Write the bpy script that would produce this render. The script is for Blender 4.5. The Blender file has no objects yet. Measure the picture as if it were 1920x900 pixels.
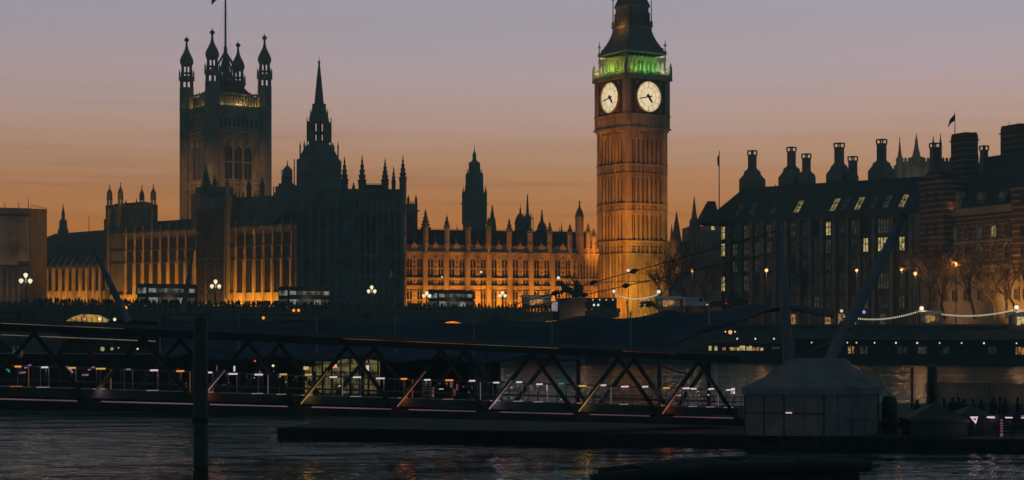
import bpy, bmesh, math, random
from mathutils import Vector, Matrix
random.seed(7)
SC = bpy.context.scene
COL = SC.collection
R = math.radians

# ------------------------------------------------------------------ camera
F, CX, Y0, H = 3330.0, 960.0, 606.0, 8.0          # focal length in photo pixels, horizon row, eye height above the water
cam_d = bpy.data.cameras.new('camera')
cam = bpy.data.objects.new('camera', cam_d); COL.objects.link(cam)
cam.location = (0, 0, H); cam.rotation_euler = (R(90), 0, 0)
cam_d.sensor_width = 36; cam_d.lens = 36 * F / 1920
cam_d.shift_y = (Y0 - 450) / 1920
cam_d.clip_start = 0.5; cam_d.clip_end = 20000
SC.camera = cam

# ------------------------------------------------------------------ sky after sunset: glow low in the west (+Y), dull blue-green overhead and east
world = bpy.data.worlds.new('World'); SC.world = world; world.use_nodes = True
nt = world.node_tree; nt.nodes.clear()
N = nt.nodes.new; LK = nt.links.new
wo = N('ShaderNodeOutputWorld'); bg = N('ShaderNodeBackground'); tc = N('ShaderNodeTexCoord'); sx = N('ShaderNodeSeparateXYZ')
LK(tc.outputs['Generated'], sx.inputs[0])
def s2l(c):
    return tuple(((v/255)/12.92 if v/255 <= .04045 else ((v/255+.055)/1.055)**2.4) for v in c)
nz = N('ShaderNodeTexNoise'); mp = N('ShaderNodeMapping'); LK(tc.outputs['Generated'], mp.inputs[0])
mp.inputs['Scale'].default_value = (2.2, 2.2, 75); nz.inputs['Scale'].default_value = 2.0; nz.inputs['Detail'].default_value = 5
LK(mp.outputs[0], nz.inputs['Vector'])
wob = N('ShaderNodeMath'); wob.operation = 'MULTIPLY_ADD'; LK(nz.outputs['Fac'], wob.inputs[0]); wob.inputs[1].default_value = 0.016; wob.inputs[2].default_value = -0.008
el = N('ShaderNodeMath'); el.operation = 'ADD'; LK(sx.outputs['Z'], el.inputs[0]); LK(wob.outputs[0], el.inputs[1])
rng = N('ShaderNodeMapRange'); LK(el.outputs[0], rng.inputs[0]); rng.inputs[1].default_value = 0.0; rng.inputs[2].default_value = 1.0
rmp = N('ShaderNodeValToRGB'); LK(rng.outputs[0], rmp.inputs[0])
def elev(py): 
    t = (Y0-py)/F; return t/math.sqrt(1+t*t)
SKY = [(600,(154,92,50)),(430,(174,110,55)),(360,(173,121,79)),(290,(175,135,107)),(220,(178,149,137)),(140,(175,155,157)),(60,(164,154,161)),(0,(157,152,166))]
cr = rmp.color_ramp
while len(cr.elements) > 1: cr.elements.remove(cr.elements[-1])
cr.elements[0].position = elev(SKY[0][0]); HZ = 1.25      # the sky itself, before the thin haze takes its share
cr.elements[0].color = (*[v*HZ for v in s2l(SKY[0][1])], 1)
for py, c in SKY[1:]:
    e = cr.elements.new(elev(py)); e.color = (*[v*HZ for v in s2l(c)], 1)
for p, c in ((.24,(.14,.20,.235)),(.34,(.075,.125,.145)),(.6,(.038,.075,.092)),(1,(.025,.052,.068))):
    e = cr.elements.new(p); e.color = (*c, 1)
east = N('ShaderNodeValToRGB'); LK(rng.outputs[0], east.inputs[0])
ec = east.color_ramp
ec.elements[0].position = 0; ec.elements[0].color = (.070,.140,.160,1)
ec.elements[1].position = .7; ec.elements[1].color = (.035,.075,.092,1)
az = N('ShaderNodeMapRange'); LK(sx.outputs['Y'], az.inputs[0]); az.interpolation_type = 'SMOOTHSTEP'
az.inputs[1].default_value = -0.2; az.inputs[2].default_value = 0.85
mixw = N('ShaderNodeMix'); mixw.data_type = 'RGBA'
LK(az.outputs[0], mixw.inputs['Factor']); LK(east.outputs[0], mixw.inputs['A']); LK(rmp.outputs[0], mixw.inputs['B'])
LK(mixw.outputs['Result'], bg.inputs['Color'])
gl = N('ShaderNodeMath'); gl.operation = 'MULTIPLY_ADD'; LK(sx.outputs['X'], gl.inputs[0]); gl.inputs[1].default_value = 0.22; gl.inputs[2].default_value = 1.0
gc = N('ShaderNodeClamp'); LK(gl.outputs[0], gc.inputs[0]); gc.inputs[1].default_value = 0.85; gc.inputs[2].default_value = 1.1
# thin streaks of cloud low over the roofs
sm = N('ShaderNodeMapping'); LK(tc.outputs['Generated'], sm.inputs[0]); sm.inputs['Scale'].default_value = (2.6, 1.5, 95); sm.inputs['Rotation'].default_value = (0, R(.6), 0)
sn = N('ShaderNodeTexNoise'); sn.inputs['Scale'].default_value = 1.6; sn.inputs['Detail'].default_value = 5; sn.inputs['Roughness'].default_value = .6; LK(sm.outputs[0], sn.inputs['Vector'])
sr = N('ShaderNodeMapRange'); sr.interpolation_type = 'SMOOTHSTEP'; LK(sn.outputs['Fac'], sr.inputs[0]); sr.inputs[1].default_value = .5; sr.inputs[2].default_value = .72; sr.inputs[3].default_value = 0; sr.inputs[4].default_value = .15
sl = N('ShaderNodeMapRange'); LK(sx.outputs['Z'], sl.inputs[0]); sl.inputs[1].default_value = .06; sl.inputs[2].default_value = .13; sl.inputs[3].default_value = 1; sl.inputs[4].default_value = .25
sp_ = N('ShaderNodeMath'); sp_.operation = 'MULTIPLY'; LK(sr.outputs[0], sp_.inputs[0]); LK(sl.outputs[0], sp_.inputs[1])
sq_ = N('ShaderNodeMath'); sq_.operation = 'SUBTRACT'; LK(gc.outputs[0], sq_.inputs[0]); LK(sp_.outputs[0], sq_.inputs[1])
LK(sq_.outputs[0], bg.inputs['Strength'])
LK(bg.outputs[0], wo.inputs['Surface'])

# the last of the sun, already at the horizon behind the buildings
sd = bpy.data.lights.new('sun', 'SUN'); sd.energy = 0.04; sd.angle = R(12); sd.color = (1, .5, .25)
so = bpy.data.objects.new('sun', sd); COL.objects.link(so); so.rotation_euler = (R(-88), 0, R(8))

SC.view_settings.view_transform = 'Standard'; SC.view_settings.look = 'None'
SC.view_settings.exposure = 0; SC.view_settings.gamma = 1
SC.render.engine = 'CYCLES'
cy = SC.cycles
cy.use_denoising = True
try: cy.denoiser = 'OPENIMAGEDENOISE'
except Exception: pass
cy.max_bounces = 5; cy.diffuse_bounces = 2; cy.glossy_bounces = 3; cy.transmission_bounces = 5
cy.caustics_reflective = False; cy.caustics_refractive = False
cy.sample_clamp_indirect = 1.5

# ------------------------------------------------------------------ helpers
def xx(px, d): return (px-CX)*d/F
def zy(py, d): return H+(Y0-py)*d/F
def W(px, py, d): return Vector((xx(px, d), d, zy(py, d)))

def material(name, col, rough=.8, metal=0.0, var=.35, scale=.6, bump=0.0, spec=.3, col2=None, stretch=(1,1,1)):
    m = bpy.data.materials.new(name); m.use_nodes = True
    t = m.node_tree; b = t.nodes['Principled BSDF']
    b.inputs['Roughness'].default_value = rough; b.inputs['Metallic'].default_value = metal
    b.inputs['Specular IOR Level'].default_value = spec
    co = t.nodes.new('ShaderNodeTexCoord'); mpn = t.nodes.new('ShaderNodeMapping'); mpn.inputs['Scale'].default_value = stretch
    n1 = t.nodes.new('ShaderNodeTexNoise'); n1.inputs['Scale'].default_value = scale; n1.inputs['Detail'].default_value = 6
    t.links.new(co.outputs['Object'], mpn.inputs[0]); t.links.new(mpn.outputs[0], n1.inputs['Vector'])
    r = t.nodes.new('ShaderNodeValToRGB'); r.color_ramp.elements[0].position = .3; r.color_ramp.elements[1].position = .7
    lo = col2 or tuple(c*(1-var) for c in col); hi = tuple(min(1, c*(1+var*.6)) for c in col)
    r.color_ramp.elements[0].color = (*lo, 1); r.color_ramp.elements[1].color = (*hi, 1)
    t.links.new(n1.outputs['Fac'], r.inputs[0]); t.links.new(r.outputs[0], b.inputs['Base Color'])
    if bump:
        n2 = t.nodes.new('ShaderNodeTexNoise'); n2.inputs['Scale'].default_value = scale*6; n2.inputs['Detail'].default_value = 4
        t.links.new(mpn.outputs[0], n2.inputs['Vector'])
        bp = t.nodes.new('ShaderNodeBump'); bp.inputs['Strength'].default_value = bump; bp.inputs['Distance'].default_value = .1
        t.links.new(n2.outputs['Fac'], bp.inputs['Height']); t.links.new(bp.outputs[0], b.inputs['Normal'])
    return m

def emitter(name, col, s=1.0, var=0.0, scale=2.0):
    m = bpy.data.materials.new(name); m.use_nodes = True
    t = m.node_tree; b = t.nodes['Principled BSDF']
    b.inputs['Base Color'].default_value = (.04,.04,.04,1); b.inputs['Roughness'].default_value = .6
    b.inputs['Emission Color'].default_value = (*col, 1); b.inputs['Emission Strength'].default_value = s
    if var:      # people, blinds and shelves behind a lit pane
        co = t.nodes.new('ShaderNodeTexCoord'); v = t.nodes.new('ShaderNodeTexNoise'); v.inputs['Scale'].default_value = scale
        v.inputs['Detail'].default_value = 3
        t.links.new(co.outputs['Object'], v.inputs['Vector'])
        r = t.nodes.new('ShaderNodeValToRGB'); r.color_ramp.elements[0].position = .38; r.color_ramp.elements[1].position = .6
        r.color_ramp.elements[0].color = (*[c*(1-var) for c in col], 1); r.color_ramp.elements[1].color = (*col, 1)
        t.links.new(v.outputs['Fac'], r.inputs[0]); t.links.new(r.outputs[0], b.inputs['Emission Color'])
    return m

M = {}
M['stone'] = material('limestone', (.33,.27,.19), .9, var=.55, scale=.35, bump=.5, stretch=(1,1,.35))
M['stone_dark'] = material('dark limestone', (.17,.16,.145), .9, var=.45, scale=.3, bump=.3)  # darker tone of the limestone
M['shade_stone'] = material('shade toned stone', (.16,.16,.15), .95, var=.35, scale=.3)  # shaded copy of the limestone for unlit masses, shade put into the colour
M['slate'] = material('slate', (.045,.05,.052), .75, var=.3, scale=1.2)
M['iron'] = material('cast iron roof', (.11,.115,.115), .7, var=.3, scale=.8)
M['glass'] = material('dark window glass', (.02,.022,.025), .3, var=.5, scale=.8, spec=.3)
M['brick'] = material('red brick', (.11,.06,.048), .9, var=.4, scale=1.0, bump=.3)
M['band'] = material('portland stone', (.25,.22,.18), .9, var=.3, scale=.7)
M['bronze'] = material('bronze cladding', (.06,.062,.06), .6, var=.35, scale=.5)
M['chimney'] = material('bronze chimney', (.12,.125,.125), .6, var=.3, scale=.6)
M['sheet'] = material('scaffold sheeting', (.30,.25,.2), .9, var=.7, scale=.16, bump=.6)
M['concrete'] = material('dark concrete', (.10,.10,.10), .9, var=.35, scale=.4)
M['asphalt'] = material('asphalt', (.05,.05,.05), .9, var=.3, scale=.5)
M['bridge'] = material('painted bridge iron', (.10,.115,.105), .7, var=.3, scale=.4)
M['black'] = material('black painted steel', (.045,.05,.05), .6, var=.35, scale=.9)
M['steel'] = material('grey painted steel', (.042,.043,.044), .85, var=.25, scale=.7, spec=.1)
M['mast'] = material('pale painted mast', (.20,.185,.205), .75, var=.45, scale=.5, stretch=(1,1,.2))
M['canvas'] = material('off white canvas', (.22,.18,.19), .85, var=.3, scale=.8, bump=.4)
M['canopy'] = material('blue grey fabric canopy', (.042,.056,.08), .95, var=.3, scale=.25, spec=.1)
M['bark'] = material('plane bark', (.06,.05,.042), .9, var=.4, scale=1.2)
M['leaf'] = material('dry leaves', (.22,.13,.04), .9, var=.5, scale=1.5)
M['cloth'] = material('dark clothing', (.05,.052,.055), .95, var=.6, scale=1.2)
M['hair'] = material('dark hair', (.02,.018,.016), .8)
M['bus'] = material('bus paint', (.05,.012,.012), .5, var=.1)
M['white'] = material('white paint', (.55,.55,.55), .5, var=.15)
M['rubber'] = material('tyre rubber', (.02,.02,.02), .9)
M['gilt'] = material('gilded iron', (.35,.2,.06), .5, metal=.3, var=.4, scale=1.2)
M['clockblack'] = material('black clock iron', (.05,.045,.04), .6)
M['hull'] = material('dark hull paint', (.022,.024,.026), .85, var=.3, scale=.5)
M['weed'] = material('river weed', (.03,.038,.022), .95, var=.6, scale=2)
M['earth'] = material('ground', (.05,.05,.048), .95, scale=.1)
E = {}
E['dial'] = emitter('lit opal glass', (.80,.63,.38), 1.15, .14, .7)
E['globe'] = emitter('lamp globe', (1,.86,.55), 1.0)
E['globe_white'] = emitter('white lamp globe', (.95,.88,.72), 1.0)
E['bulb'] = emitter('festoon bulb', (.72,.64,.48), .8)
E['sodium'] = emitter('sodium lamp', (1,.42,.12), 1.1)
E['amber'] = emitter('amber lamp', (1,.36,.05), 1.1)
E['red'] = emitter('red lamp', (.8,.10,.05), 1.0)
E['blue'] = emitter('blue sign', (.25,.35,.8), 1.0)
E['win'] = emitter('lit window', (.64,.48,.19), 1.0, .7, 1.3)
E['win_roof'] = emitter('lit attic window', (.36,.27,.10), .9, .8, 1.5)
E['win_dim'] = emitter('dim window', (.05,.045,.03), .8, .8, 1.6)
E['win_faint'] = emitter('faint window', (.016,.017,.014), .8, .8, 1.6)
E['kiosk'] = emitter('lit pavilion interior', (.15,.12,.045), .9, .95, 1.1)
E['buswin'] = emitter('lit bus window', (.24,.26,.22), .9, .95, .45)
E['shop'] = emitter('lit shop front', (.45,.22,.07), .9, .9, 1.6)
E['w'] = emitter('cool white tube', (.62,.55,.56), 1.0)
E['p'] = emitter('pink white tube', (.75,.52,.58), 1.0)
E['o'] = emitter('orange tube', (.85,.28,.05), 1.0)
E['y'] = emitter('yellow tube', (.62,.38,.09), .9)
E['c'] = emitter('cyan tube', (.03,.25,.32), .8)
E['v'] = emitter('violet tube', (.25,.11,.28), .8)
E['strip'] = emitter('pink edge strip', (.16,.085,.11), .8, .5, .15)
E['postlit'] = emitter('pink lit post', (.20,.07,.11), .7)

class MB:
    def __init__(s): s.v = []; s.f = []
    def add(s, vs, fs):
        o = len(s.v); s.v += [tuple(v) for v in vs]; s.f += [tuple(i+o for i in f) for f in fs]; return s
    def box(s, x0, x1, y0, y1, z0, z1):
        return s.add([(x0,y0,z0),(x1,y0,z0),(x1,y1,z0),(x0,y1,z0),(x0,y0,z1),(x1,y0,z1),(x1,y1,z1),(x0,y1,z1)],
                     [(0,3,2,1),(4,5,6,7),(0,1,5,4),(1,2,6,5),(2,3,7,6),(3,0,4,7)])
    def prism(s, poly, z0, z1):
        n = len(poly)
        return s.add([(x,y,z0) for x,y in poly]+[(x,y,z1) for x,y in poly],
                     [tuple(range(n))[::-1], tuple(range(n,2*n))]+[(i,(i+1)%n,n+(i+1)%n,n+i) for i in range(n)])
    def plate(s, poly, y0, y1):          # polygon in x-z, given depth in y
        n = len(poly)
        return s.add([(x,y0,z) for x,z in poly]+[(x,y1,z) for x,z in poly],
                     [tuple(range(n)), tuple(range(n,2*n))[::-1]]+[(i,n+i,n+(i+1)%n,(i+1)%n) for i in range(n)])
    def side(s, poly, x0, x1):           # polygon in y-z, given depth in x
        n = len(poly)
        return s.add([(x0,y,z) for y,z in poly]+[(x1,y,z) for y,z in poly],
                     [tuple(range(n)), tuple(range(n,2*n))[::-1]]+[(i,n+i,n+(i+1)%n,(i+1)%n) for i in range(n)])
    def lathe(s, prof, n=8, cx=0, cy=0, ph=None):
        ph = math.pi/n if ph is None else ph
        vs = []; fs = []
        for r, z in prof:
            for i in range(n):
                a = ph+2*math.pi*i/n; vs.append((cx+r*math.cos(a), cy+r*math.sin(a), z))
        for k in range(len(prof)-1):
            for i in range(n):
                j = (i+1)%n; fs.append((k*n+i, k*n+j, (k+1)*n+j, (k+1)*n+i))
        fs.append(tuple(range(n))[::-1]); fs.append(tuple(range((len(prof)-1)*n, len(prof)*n)))
        return s.add(vs, fs)
    def bar(s, p, q, r, r2=None, n=6):
        p = Vector(p); q = Vector(q); r2 = r if r2 is None else r2
        d = q-p
        if d.length < 1e-6: return s
        d.normalize(); a = d.orthogonal().normalized(); b = d.cross(a)
        vs = [p+(a*math.cos(2*math.pi*i/n)+b*math.sin(2*math.pi*i/n))*r for i in range(n)]
        vs += [q+(a*math.cos(2*math.pi*i/n)+b*math.sin(2*math.pi*i/n))*r2 for i in range(n)]
        return s.add(vs, [tuple(range(n))[::-1], tuple(range(n,2*n))]+[(i,(i+1)%n,n+(i+1)%n,n+i) for i in range(n)])
    def beam(s, p, q, w, h):             # rectangular section
        p = Vector(p); q = Vector(q); d = (q-p).normalized()
        up = Vector((0,0,1)) if abs(d.z) < .95 else Vector((1,0,0))
        a = d.cross(up).normalized(); b = a.cross(d)
        c = [a*w/2+b*h/2, -a*w/2+b*h/2, -a*w/2-b*h/2, a*w/2-b*h/2]
        return s.add([p+x for x in c]+[q+x for x in c], [(3,2,1,0),(4,5,6,7)]+[(i,(i+1)%4,4+(i+1)%4,4+i) for i in range(4)])
    def ball(s, c, r, n=8, sz=1.0):
        m = max(4, n//2+1)
        prof = [(max(1e-4, r*math.sin(math.pi*k/m)), c[2]-r*sz*math.cos(math.pi*k/m)) for k in range(m+1)]
        return s.lathe(prof, n, c[0], c[1])
    def build(s, name, mat, parent=None, smooth=False, loc=None):
        me = bpy.data.meshes.new(name); me.from_pydata([tuple(v) for v in s.v], [], s.f)
        bm = bmesh.new(); bm.from_mesh(me); bmesh.ops.recalc_face_normals(bm, faces=bm.faces); bm.to_mesh(me); bm.free()
        if smooth:
            for p in me.polygons: p.use_smooth = True
        me.materials.append(mat)
        o = bpy.data.objects.new(name, me); COL.objects.link(o)
        if parent: o.parent = parent
        if loc: o.location = loc
        return o

def tag(o, label=None, cat=None, group=None, kind=None):
    if label: o['label'] = label
    if cat: o['category'] = cat
    if group: o['group'] = group
    if kind: o['kind'] = kind
    return o
def thing(name, label, cat, loc=(0,0,0), rz=0.0, group=None):
    o = bpy.data.objects.new(name, None); COL.objects.link(o); o.empty_display_size = .1
    o.location = loc; o.rotation_euler = (0,0,rz)
    return tag(o, label, cat, group)
def kids(o): return [c for c in o.children]
def copy_tree(o, parent=None):
    c = o.copy(); COL.objects.link(c)
    if parent: c.parent = parent
    for ch in kids(o): copy_tree(ch, c)
    return c
def lamp(kind, name, loc, energy, col, target=None, parent=None, **kw):
    d = bpy.data.lights.new(name, kind); d.energy = energy; d.color = col
    for k, v in kw.items(): setattr(d, k, v)
    o = bpy.data.objects.new(name, d); COL.objects.link(o); o.location = loc
    if target is not None:
        o.rotation_euler = (Vector(target)-Vector(loc)).to_track_quat('-Z', 'Y').to_euler()
    if parent: o.parent = parent
    return o

class Frame:
    """A facade: local x runs along it left to right, local -y faces out, z is up from z0."""
    def __init__(s, pa, da, pb, db, z0):
        s.A = Vector((xx(pa,da), da)); B = Vector((xx(pb,db), db)); s.u = (B-s.A); s.L = s.u.length; s.u.normalize()
        s.v = Vector((-s.u.y, s.u.x)); s.z0 = z0; s.ang = math.atan2(s.u.y, s.u.x)
    def lx(s, px, ly=0.0):
        k = (px-CX)/F
        return (k*(s.A.y+s.v.y*ly)-s.A.x-s.v.x*ly)/(s.u.x-k*s.u.y)
    def d(s, t, ly=0.0): return s.A.y+s.u.y*t+s.v.y*ly
    def z(s, py, t, ly=0.0): return zy(py, s.d(t, ly))-s.z0
    def w(s, t, ly=0.0, z=0.0):
        p = s.A+s.u*t+s.v*ly; return Vector((p.x, p.y, s.z0+z))
    def thing(s, name, label, cat, group=None):
        return thing(name, label, cat, (s.A.x, s.A.y, s.z0), s.ang, group)

def ogee(r, z0, z1):
    h = z1-z0
    return [(r,z0),(1.15*r,z0),(1.18*r,z0+.05*h),(1.0*r,z0+.1*h),(.92*r,z0+.26*h),(.62*r,z0+.42*h),(.3*r,z0+.56*h),(.16*r,z0+.72*h),
            (.12*r,z0+.84*h),(.34*r,z0+.87*h),(.34*r,z0+.91*h),(.09*r,z0+.94*h),(.03*r,z1)]
def crocket(r, z0, z1, n=5):
    h = z1-z0; out = [(1.12*r,z0),(1.12*r,z0+.04*h)]
    for k in range(n):
        a = k/n; rr = r*(1-a)*.92+.05*r
        out += [(rr, z0+h*(.05+.8*a)), (rr*1.28, z0+h*(.05+.8*(a+.55/n))), (rr*.85, z0+h*(.05+.8*(a+.75/n)))]
    out += [(.07*r,z0+.86*h),(.26*r,z0+.89*h),(.05*r,z0+.92*h),(.03*r,z1)]
    return out
def arch_poly(x0, x1, z0, z1, n=4):        # pointed arch outline
    c = (x0+x1)/2; w = (x1-x0)/2; zs = z1-w*1.1
    pts = [(x0,z0),(x1,z0),(x1,zs)]
    for k in range(1, n): a = k/n; pts.append((x1-w*(a**1.6), zs+(z1-zs)*math.sin(a*math.pi/2)))
    pts.append((c, z1))
    for k in range(n-1, 0, -1): a = k/n; pts.append((x0+w*(a**1.6), zs+(z1-zs)*math.sin(a*math.pi/2)))
    pts.append((x0, zs))
    return pts
#SECTIONS
# ------------------------------------------------------------------ river, ground
def water_material():
    m = bpy.data.materials.new('river_water'); m.use_nodes = True
    t = m.node_tree; b = t.nodes['Principled BSDF']
    b.inputs['Base Color'].default_value = (.008,.026,.028,1); b.inputs['Roughness'].default_value = .10; b.inputs['IOR'].default_value = 1.33; b.inputs['Specular IOR Level'].default_value = .2
    co = t.nodes.new('ShaderNodeTexCoord')
    prev = None
    for sc, st, dist in (((.022,.055,1),1.0,2.4),((.13,.24,1),1.0,.7),((.5,.9,1),1.0,.22),((1.8,3.4,1),1.0,.035)):
        mpn = t.nodes.new('ShaderNodeMapping'); mpn.inputs['Scale'].default_value = sc; mpn.inputs['Rotation'].default_value = (0,0,R(12))
        n = t.nodes.new('ShaderNodeTexNoise'); n.inputs['Scale'].default_value = 1.0; n.inputs['Detail'].default_value = 3; n.inputs['Distortion'].default_value = .6
        t.links.new(co.outputs['Object'], mpn.inputs[0]); t.links.new(mpn.outputs[0], n.inputs['Vector'])
        bp = t.nodes.new('ShaderNodeBump'); bp.inputs['Strength'].default_value = st; bp.inputs['Distance'].default_value = dist
        t.links.new(n.outputs['Fac'], bp.inputs['Height'])
        if prev: t.links.new(prev.outputs[0], bp.inputs['Normal'])
        prev = bp
    t.links.new(prev.outputs[0], b.inputs['Normal'])
    return m
M['water'] = water_material()
o = MB().add([(-478,-19,0),(418,-19,0),(418,798,0),(-478,798,0)], [(0,1,2,3)]).build('river', M['water']); tag(o, 'dark rippled river water', kind='structure')
land = [(21,370),(140,363),(415,347),(415,795),(-475,795),(-475,760),(-150,515),(-113,472),(-57,424),(-46,410),(1,388)]
tag(MB().prism(land, -3, 7).build('ground', M['earth']), 'far river bank and streets', kind='structure')
b = MB(); b.beam((21,369.6,5.2),(140,362.6,5.2),.8,5.2); b.beam((140,362.6,5.2),(420,346,5.2),.8,5.2)
b.beam((21,369.2,7.55),(140,362.2,7.55),1.2,.5)
o = b.build('embankment_wall', M['concrete']); tag(o, 'long dark stone embankment wall along the far bank under the festoon lights', 'wall')
o = MB().box(22,700,366,367,0,.1).build('road', M['asphalt']); bpy.data.objects.remove(o)
tag(MB().add([(24,374,7.02),(415,352,7.02),(415,365,7.02),(24,388,7.02)], [(0,1,2,3)]).build('road', M['asphalt']), 'embankment road', kind='structure')

# ------------------------------------------------------------------ bridge
class PFrame(Frame):
    def __init__(s, a, b_, z0):
        s.A = Vector(a); B = Vector(b_); s.u = B-s.A; s.L = s.u.length; s.u.normalize(); s.v = Vector((-s.u.y, s.u.x)); s.z0 = z0
        s.ang = math.atan2(s.u.y, s.u.x)
def bi(i): return (-70.65+22.94*i, 258+27.8*i)
BR = PFrame(bi(-2), bi(4.05), 0); STEP = math.hypot(22.94, 27.8)
br = BR.thing('road_bridge', 'long dark iron arch bridge crossing the river behind the gangway', 'bridge')
deckm = MB().box(0, BR.L, .02, 26, 9.2, 10.0); deckm.build('deck', M['asphalt'], br)
for y in (0, 25.5):
    m = MB()
    for k in range(6):
        x0 = k*STEP; x1 = min(x0+STEP, BR.L)
        pts = [(x0,9.9),(x0,0),(x0+1.6,0),(x0+1.6,2.5)]
        for j in range(1, 12):
            a = math.pi*j/12; pts.append(((x0+x1)/2-((x1-x0)/2-1.6)*math.cos(a), 2.5+6.1*math.sin(a)))
        pts += [(x1-1.6,2.5),(x1-1.6,0),(x1,0),(x1,9.9)]
        for j in range(len(pts)//2-1):      # strips so that the arch stays open
            pass
        # build the spandrel as quads between arch curve and deck line
        cur = pts[1:-1]; vs = []; fs = []
        for (px_, pz_) in cur: vs += [(px_, y, pz_), (px_, y, 9.9), (px_, y+.5, pz_), (px_, y+.5, 9.9)]
        for j in range(len(cur)-1):
            a = 4*j; c = 4*(j+1)
            fs += [(a,c,c+1,a+1), (a+2,a+3,c+3,c+2), (a,a+2,c+2,c)]
        m.add(vs, fs)
    m.build('spandrel_arches', M['bridge'], br)
m = MB()
for k in range(1, 6): m.box(k*STEP-1.8, k*STEP+1.8, -1.5, 27.5, -3, 5.5); m.box(k*STEP-1.3, k*STEP+1.3, -.7, -.01, 5.5, 9.9)
m.build('pier', M['concrete'], br)
m = MB().box(0, BR.L, -.25, .25, 10.0, 10.25); m.box(0, BR.L, -.3, .3, 10.95, 11.1); m.box(0, BR.L, -.35, -.02, 9.55, 9.9)
x = 0
while x < BR.L:
    m.box(x, x+.55, -.12, .12, 10.25, 10.95); x += 1.0
m.build('parapet', M['bridge'], br)
MB().box(0, BR.L, 25.7, 26.0, 10, 11.1).build('parapet', M['bridge'], br)
MB().box(0, BR.L, .3, 4.5, 10.004, 10.14).build('footway', M['concrete'], br)

def triple_lamp(i, label, zt):
    p = bi(i); t = thing('street_lamp', label, 'lamp', (p[0], p[1], 11.1), BR.ang, 'triple globe lamps along the bridge parapet')
    h = zt-11.1
    m = MB().lathe([(.34,0),(.34,.35),(.22,.45),(.16,.7),(.13,h*.62),(.2,h*.64),(.2,h*.68),(.1,h*.7),(.08,h*.83)], 8)
    for s in (-1, 1):
        m.bar((0,0,h*.62),(s*.42,0,h*.52),.05); m.bar((s*.42,0,h*.52),(s*.78,0,h*.63),.05)
    m.build('lamp_post', M['black'], t)
    for (x, z) in ((0,h*.92),(-.78,h*.72),(.78,h*.72)):
        g = MB().lathe([(.10,-.34),(.24,-.16),(.34,.04),(.29,.22),(.10,.34)], 8, 0, 0)
        o = g.build('globe', E['globe'], t, True, (x,0,z))
        MB().lathe([(.16,.40),(.1,.5),(.02,.7)], 8).build('globe_cap', M['black'], o)
    lamp('POINT', 'globe_light', (0,-.2,h*.8), 160, (1,.75,.4), parent=t, shadow_soft_size=.5)
triple_lamp(0, 'leftmost triple globe bridge lamp, in front of the sheeted building', 15.3)
triple_lamp(1, 'triple globe bridge lamp beside the dark left pavilion, right of the first bus', 15.0)
triple_lamp(2, 'triple globe bridge lamp against the unlit dark palace block', 14.6)
triple_lamp(2.4, 'triple globe bridge lamp at the left end of the third bus', 13.7)
triple_lamp(3, 'triple globe bridge lamp against the golden facade left of the statue', 14.1)
def nav_light(px, py, label):
    t = BR.lx(px, -.5); d = BR.d(t, -.5); p = BR.w(t, -.5, zy(py, d))
    r = thing('navigation_light', label, 'lamp', p, BR.ang, 'amber marker lights on the bridge side')
    MB().box(-.2,.2,.05,.5,-.3,.3).build('housing', M['black'], r)
    MB().ball((0,-.1,0),.26,8).build('lens', E['amber'], r, True)
nav_light(235, 577, 'small amber marker light on the bridge side left of the thin leaning mast')
nav_light(493, 596, 'amber marker light on the bridge side below the middle bus')
nav_light(550, 582, 'left one of the close pair of red amber marker lights on the bridge')
nav_light(559, 582, 'right one of the close pair of red amber marker lights on the bridge')

# ------------------------------------------------------------------ palace, north front (golden lit)
NF = Frame(757, 424, 1122, 438, 7)
nf = NF.thing('palace_wing', 'floodlit golden gothic palace front left of the clock tower with a row of turrets', 'palace')
def Z(py, t, ly=0): return NF.z(py, t, ly)
edges = [757+39.75*k for k in range(9)]     # 757 .. 1075
wall = MB(); trim = MB(); nwin = 0
tr = lambda px: NF.lx(px)
zt = Z(475, tr(900)); zrow = lambda py: Z(py, tr(930))
zA, zB, zC, zD, zE, zF, zG, zH = [zrow(v) for v in (486, 503.2, 505, 521, 525, 536, 545, 578)]
L = NF.lx(1122)
wall.box(0, L, .5, 1.0, 0, zt)
depth = .42
for (za, zb) in ((0, zrow(590)), (zrow(564), zrow(562)), (zG, zF), (zE, zD), (zC, zB), (zA, zt)):
    wall.box(0, L, .06, .5, min(za,zb), max(za,zb))
for k in range(8):
    a, c = edges[k], edges[k+1]
    segs = [(a, a+6), (a+15.5, a+25.5), (a+34.5, c)]
    for (p, q) in segs: wall.box(tr(p), tr(q), .02, .5, 0, zt)
    for (p, q) in ((a+6,a+15.5),(a+25.5,a+34.5)):
        w0, w1 = tr(p), tr(q); mid = (w0+w1)/2
        wall.box(mid-.09, mid+.09, .1, .45, 0, zt)
        wall.plate([(w0,zA-.35),(mid,zA+.1),(w1,zA-.35),(w1,zA+.2),(w0,zA+.2)], .08, .4)
        for za, zb in ((zD, zA), (zF, zE), (zrow(575), zG)):
            mt = M['glass'] if za != zF else M['stone_dark']
            MB().box(w0, w1, .40, .47, za, zb).build('window', mt, nf); nwin += 1
    # niche statue strip between the pair
    for py in range(484, 572, 9):
        if 520 < py < 526: continue
        x = tr(a+20.5); z = zrow(py); trim.box(x-.28, x+.28, -.1, .02, z-.12, z+.12); trim.box(x-.12, x+.12, -.2, .02, z-.5, z-.12)
    # slender buttress at each bay end
    trim.box(tr(a)-.55, tr(a)+.55, -.55, .02, 0, zt)
for px in (1081,1086.5,1092,1098,1104,1110,1116): trim.box(tr(px)-.17, tr(px)+.17, -.25, .06, 0, zt)
for px in (1083.5,1089,1095,1101,1107,1113): wall.box(tr(px)-.3, tr(px)+.3, .0, .06, zB, zC)
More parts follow.
